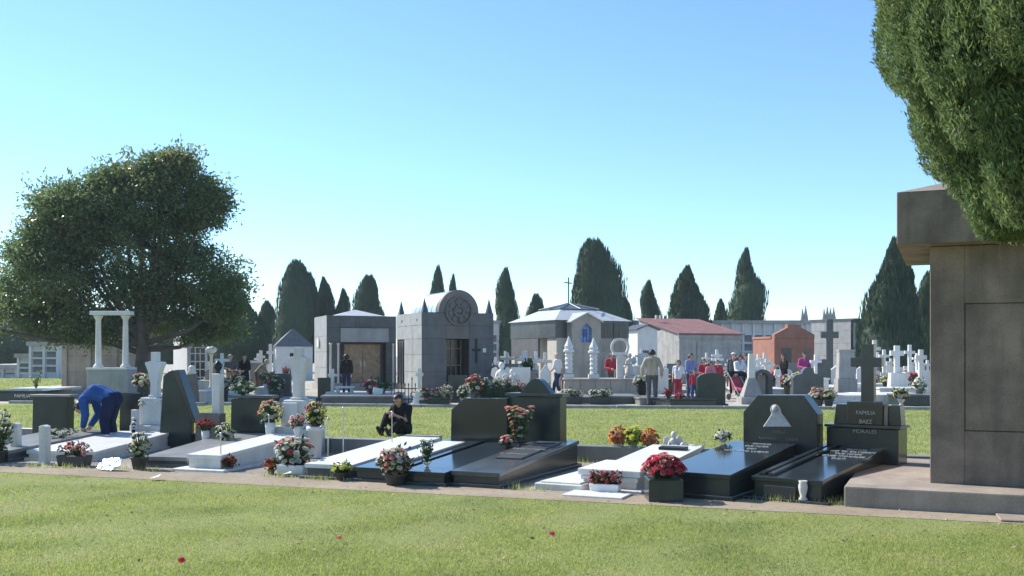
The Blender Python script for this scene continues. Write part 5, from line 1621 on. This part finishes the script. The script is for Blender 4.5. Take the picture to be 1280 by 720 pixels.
# dark planter hedge
t = thing('hedge', 'dark clipped hedge behind the paired black headstones', 'hedge', at(598, 33.4))
rng_ = np.random.default_rng(5)
n = 2600
C = np.stack([rng_.uniform(0, 1.35, n), rng_.uniform(-.35, .35, n), rng_.uniform(.02, .62, n)], 1)
N = rng_.normal(size=(n, 3))
V, Fq = leaf_quads(C, N, rng_.uniform(.06, .12, n), rng_.uniform(.03, .06, n), rng_)
fast_mesh('leaves', V, Fq, M_SHRUB, t)['kind'] = 'stuff'
MB().box(.08, 1.27, -.26, .26, -.03, .52).build('heart', M_SHRUB, t)
for px, c, lab in ((607, ['white', 'white'], 'white flowers on the left end of the clipped hedge'), (622, ['white', 'cream'], 'white flowers on the middle of the clipped hedge'), (634, ['white', 'pink'], 'white and pink flowers on the right end of the clipped hedge')):
    bouquet(lab, at(px, 33.3, .52), .15, .08, .08, c, 14, 'ball', 'pot', M_POT, .055, near=False)
tomb('pale low slab along the lawn behind the paired black headstones', 586, 648, 32.0, 0, .8, .2, M_WHITE2, M_WHITE)
angel('white angel statue left of the pale-roofed mausoleum', at(627, 38, 0), zp(452, 38), M_WHITE)
angel('small white statue right of the angel by the pale-roofed mausoleum', at(640, 37, 0), zp(461, 37), M_WHITE2, .4)
bouquet('dark leafy shrub in a grey stone planter before the pale-roofed mausoleum', at(660, 39, 0), .3, zp(463, 39), .4, ['rust', 'lime'], 5, 'dome', 'box', M_GREY, .07, near=False, leaves=420, cat='shrub', name='potted_shrub', hh=.34)
headstone('small white gable-shaped headstone before the pale-roofed mausoleum', 675, 689, 38, 455, M_WHITE, 'gable')
tomb('white tomb behind the arched black headstone crest', 640, 676, 34.5, 0, 1.6, .4, M_WHITE2, M_WHITE)
tomb('pale tomb right of the man in the white shirt', 700, 712, 35, 0, 1.6, .3, M_WHITE2, M_WHITE)
# tan platform with pinnacles and ring
t = thing('stone_platform', 'tan stone platform carrying white pinnacles before the pale-roofed mausoleum', 'tomb', at(706, 37.5), R(2))
Wp = 96 / F * 37.5
n = 5
for k in range(n):
    MB().box(Wp * k / n + .004, Wp * (k + 1) / n - .004, 0, 1.7, -.05, zp(475, 37.5)).build('stone_block', M_BEIGE, t, .01)
MB().box(-.05, Wp + .05, -.06, 1.76, zp(475, 37.5) + .001, zp(473.5, 37.5)).build('coping', M_BEIGE, t, .008)
zpl = zp(473.4, 37.5)
def pinnacle(px, D, z0, ytop, label, w=.17):
    t = thing('pinnacle', label, 'pinnacle', at(px, D, z0))
    h = zp(ytop, D) - z0
    MB().box(-w, w, -w, w, 0, .1 * h).build('foot', M_WHITE2, t, .006)
    mb = MB()
    prof = [(w * .55, .1 * h)]
    for k in range(9):
        prof += [(w * (.62 if k % 2 else .78), (.12 + k * .055) * h)]
    prof += [(w * .5, .6 * h), (w * 1.05, .63 * h), (w * 1.05, .67 * h), (w * .75, .69 * h), (w * .85, .76 * h), (w * .5, .85 * h), (w * .22, .95 * h), (.01, h)]
    mb.lathe(prof, 0, 0, 10)
    mb.build('shaft', M_WHITE, t, smooth=False)
pinnacle(711, 38.2, zpl, 420, 'carved white pinnacle left of the gabled bay', .2)
pinnacle(742, 38.2, zpl, 422, 'carved white pinnacle right of the blue window', .2)
t = thing('ring_monument', 'white stone horseshoe arch on a slim pillar right of the blue window', 'monument', at(775, 38.4, zpl))
zr = zp(436, 38.4) - zpl
MB().box(-.13, .13, -.1, .1, 0, zr - .245).build('pillar', M_WHITE2, t, .01)
mb = MB()
n = 24
v = []
for j in range(n + 1):
    a = R(-38) + R(256) * j / n
    for rr, yy in ((.36, -.09), (.36, .09), (.27, .09), (.27, -.09)):
        v.append((rr * math.cos(a), yy, zr + .06 + rr * math.sin(a)))
mb.add(v, [(4 * j + q, 4 * (j + 1) + q, 4 * (j + 1) + (q + 1) % 4, 4 * j + (q + 1) % 4) for j in range(n) for q in range(4)] + [(0, 1, 2, 3), (4 * n, 4 * n + 1, 4 * n + 2, 4 * n + 3)])
mb.build('horseshoe', M_WHITE2, t)
MB().box(-.3, .3, -.12, .12, zr - .24, zr - .13).build('seat_block', M_WHITE2, t, .01)
angel('pale mother and child figure right of the stone horseshoe arch', at(787, 38.6, zpl), zp(441, 38.6) - zpl, M_RELIEF)
tomb('white block carrying the mother and child figure', 782, 797, 39.2, 0, .8, zp(457, 39.2), M_WHITE2, M_WHITE)
headstone('round-topped pale headstone behind the man in beige', 797, 812, 46, 441, M_WHITE2, 'round')
# low slabs before the platform
for k, (a, b, D, h, m, c, lab) in enumerate(((690, 742, 33.6, .22, M_GREY, M_GREY, 'low grey slab tomb with white flowers behind the paired headstones'), (752, 800, 33.4, .26, M_DGREY, M_GREY, 'low dark slab tomb left of the man in beige'), (800, 838, 32.4, .24, M_GREY, M_GREY, 'low grey tomb at the feet of the man in beige'))):
    tomb(lab, a, b, D, 0, 2.0, h, m, c, R(3))
for px, D, c, lab in ((714, 33.3, ['white', 'white', 'cream'], 'row of white flowers on the low grey slab tomb'), (750, 33.1, ['white', 'white'], 'row of white flowers left of the low dark slab tomb')):
    bouquet(lab, at(px, D, .0), .3, .25, .2, c, 34, 'trough', 'trough', M_POT, .07, near=False, bx=(.75, .3), hh=.22)
bouquet('white lilies in a dark urn left of the man in beige', at(803, 35, 0), .3, .6, .24, ['white', 'white'], 18, 'dome', 'urn', M_IRON, .09, near=False, hh=.3)
bouquet('small red flowers in a thin vase at the feet of the man in beige', at(835, 31.6, 0), .12, .32, .06, ['red', 'red'], 12, 'ball', 'vase', M_POT, .06, near=False)
bouquet('red flowers in a clay pot left of the sky-mirroring tomb', at(850, 31.4, 0), .17, .24, .15, ['red', 'rose'], 12, 'ball', 'pot', M_POTB, .06, near=False, hh=.1)

# tomb with round headstone right of centre
t = tomb('dark polished tomb mirroring the sky before the crowd', 838, 897, 30.6, 0, 2.2, .28, M_BLACK2, M_BLACK, R(10))
headstone('rounded dark green headstone before the crowd', 871, 906, 31.4, 466, M_GREEN, 'round', .22)
t = stone_cross('pale stone cross left of the cluster of children', 896, 46, 437, 13, (.5, .9), M_WHITE, .11)
stone_cross('thin pale cross left of the tall pale cross by the children', 883, 48, 441, 11, (.4, .8), M_WHITE2, .09)
t = thing('stone_pedestal', 'pale stepped pedestal with a slim obelisk right of the pushchair', 'monument', at(939, 33.5))
MB().box(-.42, .42, -.4, .4, -.05, .22).build('step', M_CONC, t, .012)
MB().frustum(-.34, .34, -.3, .3, .2205, -.13, .13, -.12, .12, .85).build('pedestal', M_CONC, t, .012)
MB().frustum(-.115, .115, -.10, .10, .8505, -.09, .09, -.08, .08, zp(442, 33.5)).build('obelisk', M_WHITE2, t, .008)
# arched stone
t = thing('arched_tomb', 'dark arched tomb front right of the pale obelisk', 'tomb', at(951, 37))
mb = MB()
n = 12
v = []
for j in range(n + 1):
    a = math.pi * j / n
    for rr, yy in ((.36, -.3), (.36, .5), (.22, .5), (.22, -.3)):
        v.append((rr * math.cos(a), yy, .75 + rr * math.sin(a)))
mb.add(v, [(4 * j + q, 4 * (j + 1) + q, 4 * (j + 1) + (q + 1) % 4, 4 * j + (q + 1) % 4) for j in range(n) for q in range(4)])
mb.build('arch', M_DGREY, t)
MB().box(-.36, -.2, -.3, .5, -.05, .7495).build('jamb', M_DGREY, t)
MB().box(.2, .36, -.3, .5, -.05, .7495).build('jamb', M_DGREY, t)
MB().box(-.199, .199, .1, .45, -.05, .9).build('back_slab', M_WHITE2, t)
tomb('bright flat tomb left of the woman in black', 948, 992, 37.5, 0, 2.6, .36, M_WHITE2, M_WHITE, R(4))
headstone('dark grey headstone with a curved crest right of the woman in black', 990, 1028, 34.0, 459, M_DGREY, 'shoulder', .3)
tomb('white tomb block right of the dark grey crested headstone', 1026, 1036, 36, 0, 1.0, .8, M_WHITE2, M_WHITE)
stone_cross('tall dark stone cross rising before the long wall', 1037, 46, 399, 22, (.6, .7), M_DGREY, .3)
t = thing('stone_stele', 'tall pale stone stele left of the big dark cross on the near grave', 'monument', at(1057, 37))
MB().box(-.36, .36, -.25, .25, -.05, .75).build('base', M_CONC, t, .01)
MB().frustum(-.32, .32, -.2, .2, .7505, -.28, .28, -.16, .16, zp(440, 37)).build('shaft', M_CONC, t, .01)
MB().box(-.3, .3, -.18, .18, zp(439.8, 37), zp(437, 37)).build('cap', M_CONC, t, .006)
stone_cross('large white cross on a block pedestal right of the dark cross', 1121, 38.5, 432, 17, (.66, .95), M_WHITE, .2)
stone_cross('white cross beside the shaft of the near dark cross', 1093, 47, 425, 15, (.5, .9), M_WHITE2, .16)
stone_cross('white cross with a round base close to the monument edge', 1137, 44, 431, 13, (.6, .9), M_WHITE, .14)
stone_cross('pale cross on a sloping base touching the monument edge', 1151, 40, 437, 14, (.9, .75), M_WHITE2, .17, taper=.3)
stone_cross('slim white cross left of the large white cross', 1105, 48, 437, 13, (.5, .8), M_WHITE, .14)
for a, b, D, l, h, lab in ((1030, 1100, 33.5, 2.6, .28, 'broad white tomb slab behind the near dark cross'), (1095, 1165, 33.5, 2.2, .3, 'broad white tomb slab beside the monument'), (1100, 1160, 37, 1.0, .42, 'white tomb step before the large white cross'), (1060, 1110, 41, 2.0, .45, 'white chest tomb behind the stone stele')):
    tomb(lab, a, b, D, 0, l, h, M_WHITE2, M_WHITE, R(3))
bouquet('dry pale flowers beside the relief headstone in the background', at(1022, 31.2, 0), .3, .25, .2, ['cream', 'white', 'pink'], 26, 'dome', 'pot', M_POT, .08, near=False)
bouquet('pale dry bush behind the winged headstone', at(1036, 31.0, 0), .25, .25, .16, ['cream', 'cream'], 18, 'dome', 'pot', M_POT, .07, near=False, leaves=120)
tomb('dark low tomb behind the winged headstone by the monument', 1128, 1166, 32.0, 0, 1.2, .35, M_GREEN, M_DGREY)
headstone('small dark headstone far behind the woman in magenta', 1021, 1038, 43, 449, M_DGREY, 'round')

# crowd of small far tombs and crosses; each label gets its place in its neighbourhood afterwards
FAR = []
rf = random.Random(44)
for k in range(96):
    D = rf.uniform(47, 78) if k < 46 else rf.uniform(39, 56)
    px = rf.choice([rf.uniform(600, 700), rf.uniform(780, 960), rf.uniform(940, 1160), rf.uniform(940, 1160), rf.uniform(250, 335)])
    if px > 940 and D > 58:
        D = rf.uniform(43, 57)
    if 640 < px < 700 and D > 40:
        D = rf.uniform(38, 42)
    if 796 < px < 960 and D > 53:
        D = rf.uniform(46, 52)
    r = rf.random()
    if r < .5:
        o = stone_cross('small pale marble cross among the crowded far tombs', px, D, zp(0, 1) * 0 + HZ - (rf.uniform(1.15, 2.0) - EYE) * F / D, rf.uniform(.45, .7) * F / D, (.45, rf.uniform(.4, .8)), rf.choice([M_WHITE, M_WHITE2]), .12, 'far marble crosses')
    elif r < .8:
        w = rf.uniform(.6, .9) * F / D
        o = headstone('small pale headstone among the crowded far tombs', px - w / 2, px + w / 2, D, HZ - (rf.uniform(.9, 1.4) - EYE) * F / D, rf.choice([M_WHITE, M_WHITE2, M_GREY]), rf.choice(['round', 'gable', 'flat']), .15, 0, 0, 'far pale headstones')
    else:
        w = rf.uniform(.9, 1.3) * F / D
        o = tomb('low pale tomb among the crowded far tombs', px - w / 2, px + w / 2, D, 0, 2.0, rf.uniform(.35, .7), M_WHITE2, M_WHITE, 0, None, 'tomb', 'tomb', 'far low tombs')
    FAR.append((px, o))
for k in range(60):
    D = rf.uniform(33.5, 58)
    px = rf.choice([rf.uniform(255, 360), rf.uniform(585, 700), rf.uniform(820, 1000), rf.uniform(940, 1150), rf.uniform(940, 1150)])
    fc = rf.choice([['white', 'white'], ['white', 'pink'], ['red', 'rose'], ['cream', 'yellow'], ['white', 'red']])
    o = bouquet('small pot of ' + (fc[0] if fc[0] == fc[1] else fc[0] + ' and ' + fc[1]) + ' flowers among the far tombs', at(px, D, 0), .2, rf.uniform(.3, .6), .14, fc, 12, 'ball', 'pot', rf.choice([M_POT, M_POTW, M_POTB]), .09, near=False, group='far flower pots')
    FAR.append((px, o))

ZONES = [(0, 340, 'left of the blue-roofed chapel'), (340, 645, 'right of the vaulted mausoleum'), (645, 720, 'before the pale-roofed mausoleum'), (720, 849, 'left of the red-roofed building'),
         (849, 945, 'behind the crowd of visitors'), (945, 1022, 'near the terracotta chapel'), (1022, 1075, 'around the tall dark cross'), (1075, 1280, 'before the large right cypress')]
ORD = ['first', 'second', 'third', 'fourth', 'fifth', 'sixth', 'seventh', 'eighth', 'ninth', 'tenth', 'eleventh', 'twelfth', 'thirteenth', 'fourteenth', 'fifteenth']
bins = {}
for px, o in FAR:
    zone = next(z for a, b, z in ZONES if a <= px < b)
    head = o['label'].split(' among ')[0]
    bins.setdefault((head, zone), []).append((px, o))
for (head, zone), lst in bins.items():
    lst.sort(key=lambda q: q[0])
    for i, (px, o) in enumerate(lst):
        o['label'] = f'{head} {zone}' + (f', {ORD[min(i, 14)]} from left' if len(lst) > 1 else '')

# ------------------------------------------------------------------ people
M_SKIN = plain('skin', (0.50, 0.30, 0.22), .55, 0, .06, 12)
M_HAIRD = plain('dark_hair', (0.018, 0.014, 0.012), .5, 0, .3, 30, .3)
M_HAIRB = plain('brown_hair', (0.09, 0.055, 0.035), .5, 0, .3, 30, .3)
M_HAIRG = plain('grey_hair', (0.34, 0.32, 0.30), .6, 0, .2, 30, .3)
M_SHOE = plain('dark_shoe', (0.02, 0.018, 0.016), .5)
M_EYE = plain('dark_eye', (0.02, 0.015, 0.012), .2)
def cloth(name, c):
    return plain('cloth_' + name, c, .85, 0, .18, 5, .35, .15)

STAND = dict(pelvis=(0, 0, .95), chest=(0, 0, 1.30), neck=(0, 0, 1.47), head=(0, .03, 1.62),
             sh=(.18, 0, 1.42), el=(.24, -.03, 1.13), wr=(.23, .09, .90), hip=(.095, 0, .92), kn=(.105, .03, .50), an=(.11, -.02, .08), fwd=(0, 1, 0), up=(0, 0, 1))
def pose(**kw):
    p = dict(STAND)
    p.update(kw)
    return p
WALK = pose(kn_r=(.10, .20, .50), an_r=(.1, .24, .09), kn_l=(-.10, -.02, .49), an_l=(-.1, -.24, .12), wr_r=(.25, -.06, .92), wr_l=(-.22, .26, .98), el_l=(-.24, .05, 1.14))
CARRY = pose(wr_r=(.10, .30, 1.08), wr_l=(-.10, .30, 1.05), el_r=(.24, .04, 1.12), el_l=(-.24, .04, 1.12))
PUSH = pose(wr_r=(.2, .46, 1.0), wr_l=(-.2, .46, 1.0), el_r=(.25, .16, 1.12), el_l=(-.25, .16, 1.12), kn_r=(.10, .12, .50), an_r=(.1, .12, .08), an_l=(-.1, -.18, .09))
LEAN = pose(chest=(0, .22, 1.22), neck=(0, .36, 1.33), head=(0, .45, 1.44), sh=(.18, .30, 1.30), el=(.22, .40, 1.02), wr=(.14, .55, .86))
BEND = pose(pelvis=(0, -.06, .89), chest=(0, .25, 1.02), neck=(0, .46, .88), head=(0, .56, .73), sh=(.19, .40, .88), el=(.22, .34, .61), wr=(.12, .44, .40), hip=(.1, -.05, .86), kn=(.12, .04, .48), an=(.13, -.04, .08), fwd=(0, .45, -.9), up=(0, .9, .45))
SIT = pose(pelvis=(0, 0, .125), chest=(0, .05, .46), neck=(0, .10, .61), head=(0, .17, .72), sh=(.18, .06, .55), el=(.25, .20, .30), wr_r=(.06, .36, .40), wr_l=(-.07, .36, .42), hip=(.1, .02, .12), kn_r=(.15, .34, .40), kn_l=(-.19, .36, .30), an_r=(.14, .56, .09), an_l=(-.1, .60, .08), fwd=(0, .85, -.5), up=(0, .5, .85))

def person(label, loc, rz, P, top, bottom, hair, H=1.70, shoe=None, long_hair=False, sleeves='long', voxel=.013, skirt=False, z=0.0, cap=None, bulk=1.0):
    k = H / 1.73
    V3 = lambda t: np.array(t, float)
    def J(n, sg):
        key = n + ('_r' if sg > 0 else '_l')
        if key in P:
            return V3(P[key])
        v = V3(P[n])
        v[0] *= sg
        return v
    bones = []                                            # a, b, ra, rb, tag
    def B(a, b, ra, rb, tg):
        q = bulk if tg in ('top', 'hips', 'leg') else 1.0
        bones.append((V3(a) * k, V3(b) * k, ra * k * q, rb * k * q, tg))
    pe, ch, nk, hd = (V3(P[n]) for n in ('pelvis', 'chest', 'neck', 'head'))
    ax = ch - pe
    for sg in (-1, 1):
        o = V3((sg * .075, 0, 0))
        B(pe + o - ax * .05, pe + ax * .45 + o * .85, .105, .095, 'hips')
        B(pe + ax * .3 + o * .85, ch + o * 1.1, .095, .098, 'top')
        B(ch + o * 1.1, nk * .75 + ch * .25 + o * 1.2, .095, .07, 'top')
        sh, el, wr = J('sh', sg), J('el', sg), J('wr', sg)
        B(nk - (nk - ch) * .2, sh, .06, .058, 'top')
        B(sh, el, .056, .043, 'top')
        mid = el * .45 + wr * .55
        B(el, mid, .043, .037, 'top' if sleeves == 'long' else 'skin')
        B(mid, wr, .036, .027, 'top' if sleeves == 'long' else 'skin')
        d = wr - el
        d /= np.linalg.norm(d)
        fw = V3(P['fwd'])
        n = np.cross(d, V3((1, 0, 0)))
        n /= np.linalg.norm(n) + 1e-9
        pal = V3((-sg, 0, 0))
        for q in (-.022, 0, .022):
            B(wr + d * .01 + n * q * .6, wr + d * .085 + n * q * 1.25, .019, .016, 'skin')
        for q, ln in ((-.033, .058), (-.011, .075), (.011, .08), (.033, .068)):
            b0 = wr + d * .085 + n * q
            b1 = b0 + d * ln * .55 + pal * .006
            b2 = b1 + d * ln * .45 + pal * .022
            B(b0, b1, .0105, .010, 'skin')
            B(b1, b2, .010, .009, 'skin')
        t0 = wr + d * .025 + n * .028
        t1 = t0 + n * .028 + d * .03 + pal * .012
        B(t0, t1, .013, .011, 'skin')
        B(t1, t1 + d * .03 + pal * .012, .011, .009, 'skin')
        hp, kn, an = J('hip', sg), J('kn', sg), J('an', sg)
        B(hp, kn, .092, .062, 'leg')
        cf = kn * .62 + an * .38
        B(kn, cf, .06, .058, 'leg')
        B(cf, an, .056, .042, 'leg')
        ft = V3((0, 1, 0)) if P is not SIT else V3((0, .75, .65))
        B(an - ft * .04 + V3((0, 0, -.03)), an + ft * .15 + V3((0, 0, -.045 if P is not SIT else .0)), .042, .034, 'shoe')
    if skirt:
        for sg in (-1, 1):
            B(pe + V3((sg * .06, 0, 0)), V3((sg * .08, .02, .52)), .12, .15, 'leg')
    up, fw = V3(P['up']), V3(P['fwd'])
    fw = fw - up * np.dot(fw, up)
    fw /= np.linalg.norm(fw)
    B(ch + (nk - ch) * .6, hd - up * .05, .058, .052, 'neck')
    B(hd - fw * .02 + up * .02, hd + fw * .015 + up * .03, .092, .085, 'head')
    B(hd + up * .0 + fw * .02, hd - up * .075 + fw * .045, .07, .042, 'head')
    B(hd + fw * .09 + up * .02, hd + fw * .112 - up * .02, .012, .015, 'head')         # nose
    B(hd + fw * .085 - up * .055, hd + fw * .09 - up * .055, .016, .015, 'head')       # mouth
    sd = np.cross(fw, up)
    for sg in (-1, 1):
        B(hd + sd * sg * .09 + up * .02, hd + sd * sg * .093 - up * .02, .016, .013, 'head')
    # union of the tapered capsules
    bm = bmesh.new()
    dirs = []
    for i in range(1, 6):
        for j in range(8):
            th, ph = math.pi * i / 6, 2 * math.pi * j / 8
            dirs.append((math.sin(th) * math.cos(ph), math.sin(th) * math.sin(ph), math.cos(th)))
    dirs += [(0, 0, 1), (0, 0, -1)]
    for a, b, ra, rb, tg in bones:
        vs = [bm.verts.new(tuple(a + ra * np.array(d))) for d in dirs] + [bm.verts.new(tuple(b + rb * np.array(d))) for d in dirs]
        r = bmesh.ops.convex_hull(bm, input=vs)
        bmesh.ops.delete(bm, geom=[e for e in r['geom_interior'] if isinstance(e, bmesh.types.BMVert)], context='VERTS')
    me = bpy.data.meshes.new('body')
    bm.to_mesh(me)
    bm.free()
    tmp = bpy.data.objects.new('tmp', me)
    COL.objects.link(tmp)
    m = tmp.modifiers.new('r', 'REMESH')
    m.mode = 'VOXEL'
    m.voxel_size = voxel * k
    s = tmp.modifiers.new('s', 'SMOOTH')
    s.factor = .5
    s.iterations = 2
    d = tmp.modifiers.new('d', 'DECIMATE')
    d.ratio = .35
    body = bpy.data.meshes.new_from_object(tmp.evaluated_get(bpy.context.evaluated_depsgraph_get()))
    bpy.data.objects.remove(tmp)
    body.name = 'body'
    body.materials.clear()
    body.materials.append(M_SKIN)
    body.shade_smooth()
    t = thing('person', label, 'person', (loc[0], loc[1], z), rz)
    link('body', body, t)
    # clothing: the body's own surface, a little fuller, where each garment lies
    nv = len(body.vertices)
    co = np.empty(nv * 3, np.float32); body.vertices.foreach_get('co', co); co = co.reshape(-1, 3)
    nr = np.empty(nv * 3, np.float32); body.vertices.foreach_get('normal', nr); nr = nr.reshape(-1, 3)
    best = np.full(nv, 9.0); lab = np.zeros(nv, int)
    tags = ['hips', 'top', 'skin', 'leg', 'shoe', 'neck', 'head']
    for a, b, ra, rb, tg in bones:
        ab = b - a
        f = np.clip(((co - a) @ ab) / max(1e-9, ab @ ab), 0, 1)
        dist = np.linalg.norm(co - (a + f[:, None] * ab), axis=1) - (ra + (rb - ra) * f)
        q = dist < best
        best[q] = dist[q]
        lab[q] = tags.index(tg)
    hc = hd * k
    rel = (co - hc) / k
    back = rel @ (-fw); upv = rel @ up
    is_hair = (lab == 6) & ((upv > .062) | ((back > -.015) & (upv > -.05)))
    if long_hair:
        is_hair |= ((lab == 5) | (lab == 6)) & (back > .0)
    def garment(name, sel, off, mat):
        polys = [p.vertices[:] for p in body.polygons if all(sel[i] for i in p.vertices)]
        if not polys:
            return
        used = sorted({i for p in polys for i in p})
        mp = {i: j for j, i in enumerate(used)}
        rr = np.random.default_rng(len(used))
        vv = co[used] + nr[used] * off * k
        g = bpy.data.meshes.new(name)
        g.from_pydata([tuple(v) for v in vv], [], [tuple(mp[i] for i in p) for p in polys])
        g.materials.append(mat)
        g.shade_smooth()
        o = link(name, g, t)
        md = o.modifiers.new('thickness', 'SOLIDIFY')
        md.thickness = .006
        md.offset = -1
    garment('trousers' if not skirt else 'skirt', np.isin(lab, [0, 3]), .012, bottom)
    garment('shirt', np.isin(lab, [0, 1]) & ((lab == 1) | ((co - pe * k) @ (ax / np.linalg.norm(ax)) > -.02)), .02, top)
    garment('shoes', lab == 4, .006, shoe or M_SHOE)
    garment('hair', is_hair, .018 if not long_hair else .03, hair)
    if cap:
        garment('cap', (lab == 6) & (upv > .055), .028, cap)
    for sg in (-1, 1):
        p = hc + (fw * .096 + sd * sg * .033 + up * .025) * k
        MB().ball(tuple(p), .011 * k, 8, 5).build('eye', M_EYE, t, smooth=True)
    return t

NAVY = cloth('navy', (.014, .022, .06)); BLUE = cloth('blue', (.028, .085, .26)); BLACKC = cloth('black', (.014, .013, .014)); JEANS = cloth('jeans', (.04, .065, .13))
WHITEC = cloth('white', (.66, .66, .66)); REDC = cloth('red', (.38, .04, .06)); BEIGE = cloth('beige', (.40, .34, .26)); GREYC = cloth('grey', (.10, .10, .105))
LBLUE = cloth('light_blue', (.20, .24, .42)); MAG = cloth('magenta', (.38, .06, .2)); BROWNC = cloth('brown', (.14, .09, .06)); KHAKI = cloth('khaki', (.26, .22, .15)); PINKC = cloth('pink', (.55, .2, .24))
person('man in a bright blue jacket bending low over the graves at the left', at(137, 17.3), R(82), BEND, BLUE, NAVY, M_HAIRD, 1.66, voxel=.011, bulk=1.22)
person('person in dark clothes sitting on the middle lawn looking down', at(504, 20.4), R(150), SIT, BLACKC, BLACKC, M_HAIRD, 1.74, sleeves='short', voxel=.011, bulk=1.12, z=-.02)
person('person in grey standing left of the woman in black in the left background', at(288, 42.5), R(200), CARRY, GREYC, KHAKI, M_HAIRG, 1.66)
person('woman in a black coat standing in the left background', at(306, 41.5), R(172), CARRY, BLACKC, BLACKC, M_HAIRB, 1.64, skirt=True)
person('mourner leaning forward to the right of the woman in black coat', at(321, 42), R(-75), LEAN, KHAKI, BROWNC, M_HAIRG, 1.62)
person('dark-haired visitor in navy before the bronze doors', at(433, 41.5), R(10), pose(), BLACKC, NAVY, M_HAIRD, 1.66, long_hair=True)
person('man in a white shirt and jeans behind the arched black headstone', at(697, 38.5), R(60), WALK, WHITEC, JEANS, M_HAIRG, 1.70, sleeves='short')
person('person in a red top behind the tan stone platform', at(764, 40.5), R(190), CARRY, REDC, GREYC, M_HAIRB, 1.72)
person('man in a beige shirt seen from behind right of the stone horseshoe arch', at(815, 32.2), R(-8), pose(wr=(.30, .04, .93), el=(.30, -.06, 1.16)), BEIGE, GREYC, M_HAIRD, 1.80)
person('girl in a white top and red trousers before the red-roofed building', at(848, 36), R(150), pose(), WHITEC, REDC, M_HAIRD, 1.44, sleeves='short')
person('man in a blue shirt beside the girl in red trousers', at(863, 36.2), R(215), CARRY, LBLUE, JEANS, M_HAIRD, 1.68)
person('small child in a dark red top by the rounded green headstone', at(868, 34.6), R(160), WALK, REDC, JEANS, M_HAIRB, 1.12)
person('child in a red top behind the rounded green headstone, the left one', at(880, 38.5), R(180), CARRY, REDC, BLACKC, M_HAIRD, 1.47)
person('child in a dark pink top behind the rounded green headstone, the right one', at(888, 38), R(195), CARRY, PINKC, BLACKC, M_HAIRD, 1.38, long_hair=True)
person('child in red behind the thin crosses, nearest the pushchair', at(897, 40.5), R(170), pose(), REDC, GREYC, M_HAIRD, 1.42)
person('woman in a white blouse behind the pushchair', at(924, 37.5), R(200), PUSH, WHITEC, GREYC, M_HAIRD, 1.62, long_hair=True)
person('person with a white cap left of the woman with the pushchair', at(917, 41), R(160), pose(), GREYC, BLACKC, M_HAIRD, 1.72, cap=WHITEC)
person('young woman in a pale top right of the pushchair', at(932, 38.2), R(170), CARRY, LBLUE, BLACKC, M_HAIRB, 1.66, long_hair=True)
person('woman in a black jacket carrying a white bag', at(980, 41.8), R(110), CARRY, BLACKC, BLACKC, M_HAIRD, 1.66, long_hair=True)
person('woman in a magenta jacket beyond the crested grey headstone', at(1005, 44), R(180), CARRY, MAG, JEANS, M_HAIRD, 1.74)
# handbag held by the woman in black
t = thing('handbag', 'white bag held by the woman in the black jacket', 'bag', at(972, 41.6, .78))
MB().frustum(-.16, .16, -.06, .06, 0, -.12, .12, -.05, .05, .26).build('bag_body', WHITEC, t, .02)
MB().tube([(-.09, 0, .25), (-.06, 0, .42), (.06, 0, .42), (.09, 0, .25)], .012, 6).build('handle', WHITEC, t)
# pushchair
t = thing('pushchair', 'red and dark pushchair with a hood before the woman in white', 'pushchair', at(925, 36.0), R(205))
RED2 = cloth('pushchair_red', (.42, .07, .1))
MB().prism([(-.22, .38), (.25, .32), (.3, .4), (-.1, .5), (-.26, .85), (-.33, .83)], -.19, .19, 'x').build('seat', RED2, t, .02)
mb = MB()
n = 8
v = [(x, -.14 + .34 * math.cos(math.pi * .15 + math.pi * .62 * j / n), .72 + .34 * math.sin(math.pi * .15 + math.pi * .62 * j / n)) for x in (-.2, .2) for j in range(n + 1)]
mb.add(v, [(j, j + 1, n + 2 + j, n + 1 + j) for j in range(n)])
mb.build('hood', BLACKC, t)
for sx in (-.23, .23):
    MB().tube([(sx, .3, .12), (sx, -.2, .75), (sx, -.42, 1.0)], .014, 6).build('frame_tube', M_STEEL, t)
    MB().tube([(sx, -.32, .12), (sx, .12, .45)], .014, 6).build('frame_tube', M_STEEL, t)
    for yy in (.3, -.32):
        w = MB()
        w.lathe([(.11, -.02), (.12, -.01), (.12, .01), (.11, .02)], 0, 0, 16)
        o = w.build('wheel', M_SHOE, t)
        o.matrix_local = Matrix.Translation((sx * 1.12, yy, .12)) @ Matrix.Rotation(math.pi / 2, 4, 'Y')
MB().tube([(-.23, -.42, 1.0), (.23, -.42, 1.0)], .018, 6).build('handlebar', M_SHOE, t)

# ------------------------------------------------------------------ thin autumn haze over the whole place
hz = MB().box(-260, 260, -40, 190, -1.2, 24).mesh('haze')
hm = bpy.data.materials.new('haze')
hm.use_nodes = True
hn = hm.node_tree
hn.nodes.clear()
ho = hn.nodes.new('ShaderNodeOutputMaterial')
hv = hn.nodes.new('ShaderNodeVolumePrincipled')
hv.inputs['Color'].default_value = (0.74, 0.88, 0.97, 1)
hv.inputs['Density'].default_value = 0.0004
hv.inputs['Anisotropy'].default_value = 0.2
hn.links.new(hv.outputs[0], ho.inputs['Volume'])
hz.materials.append(hm)
tag(link('haze', hz), 'thin pale haze over the cemetery', 'haze', None, 'stuff')
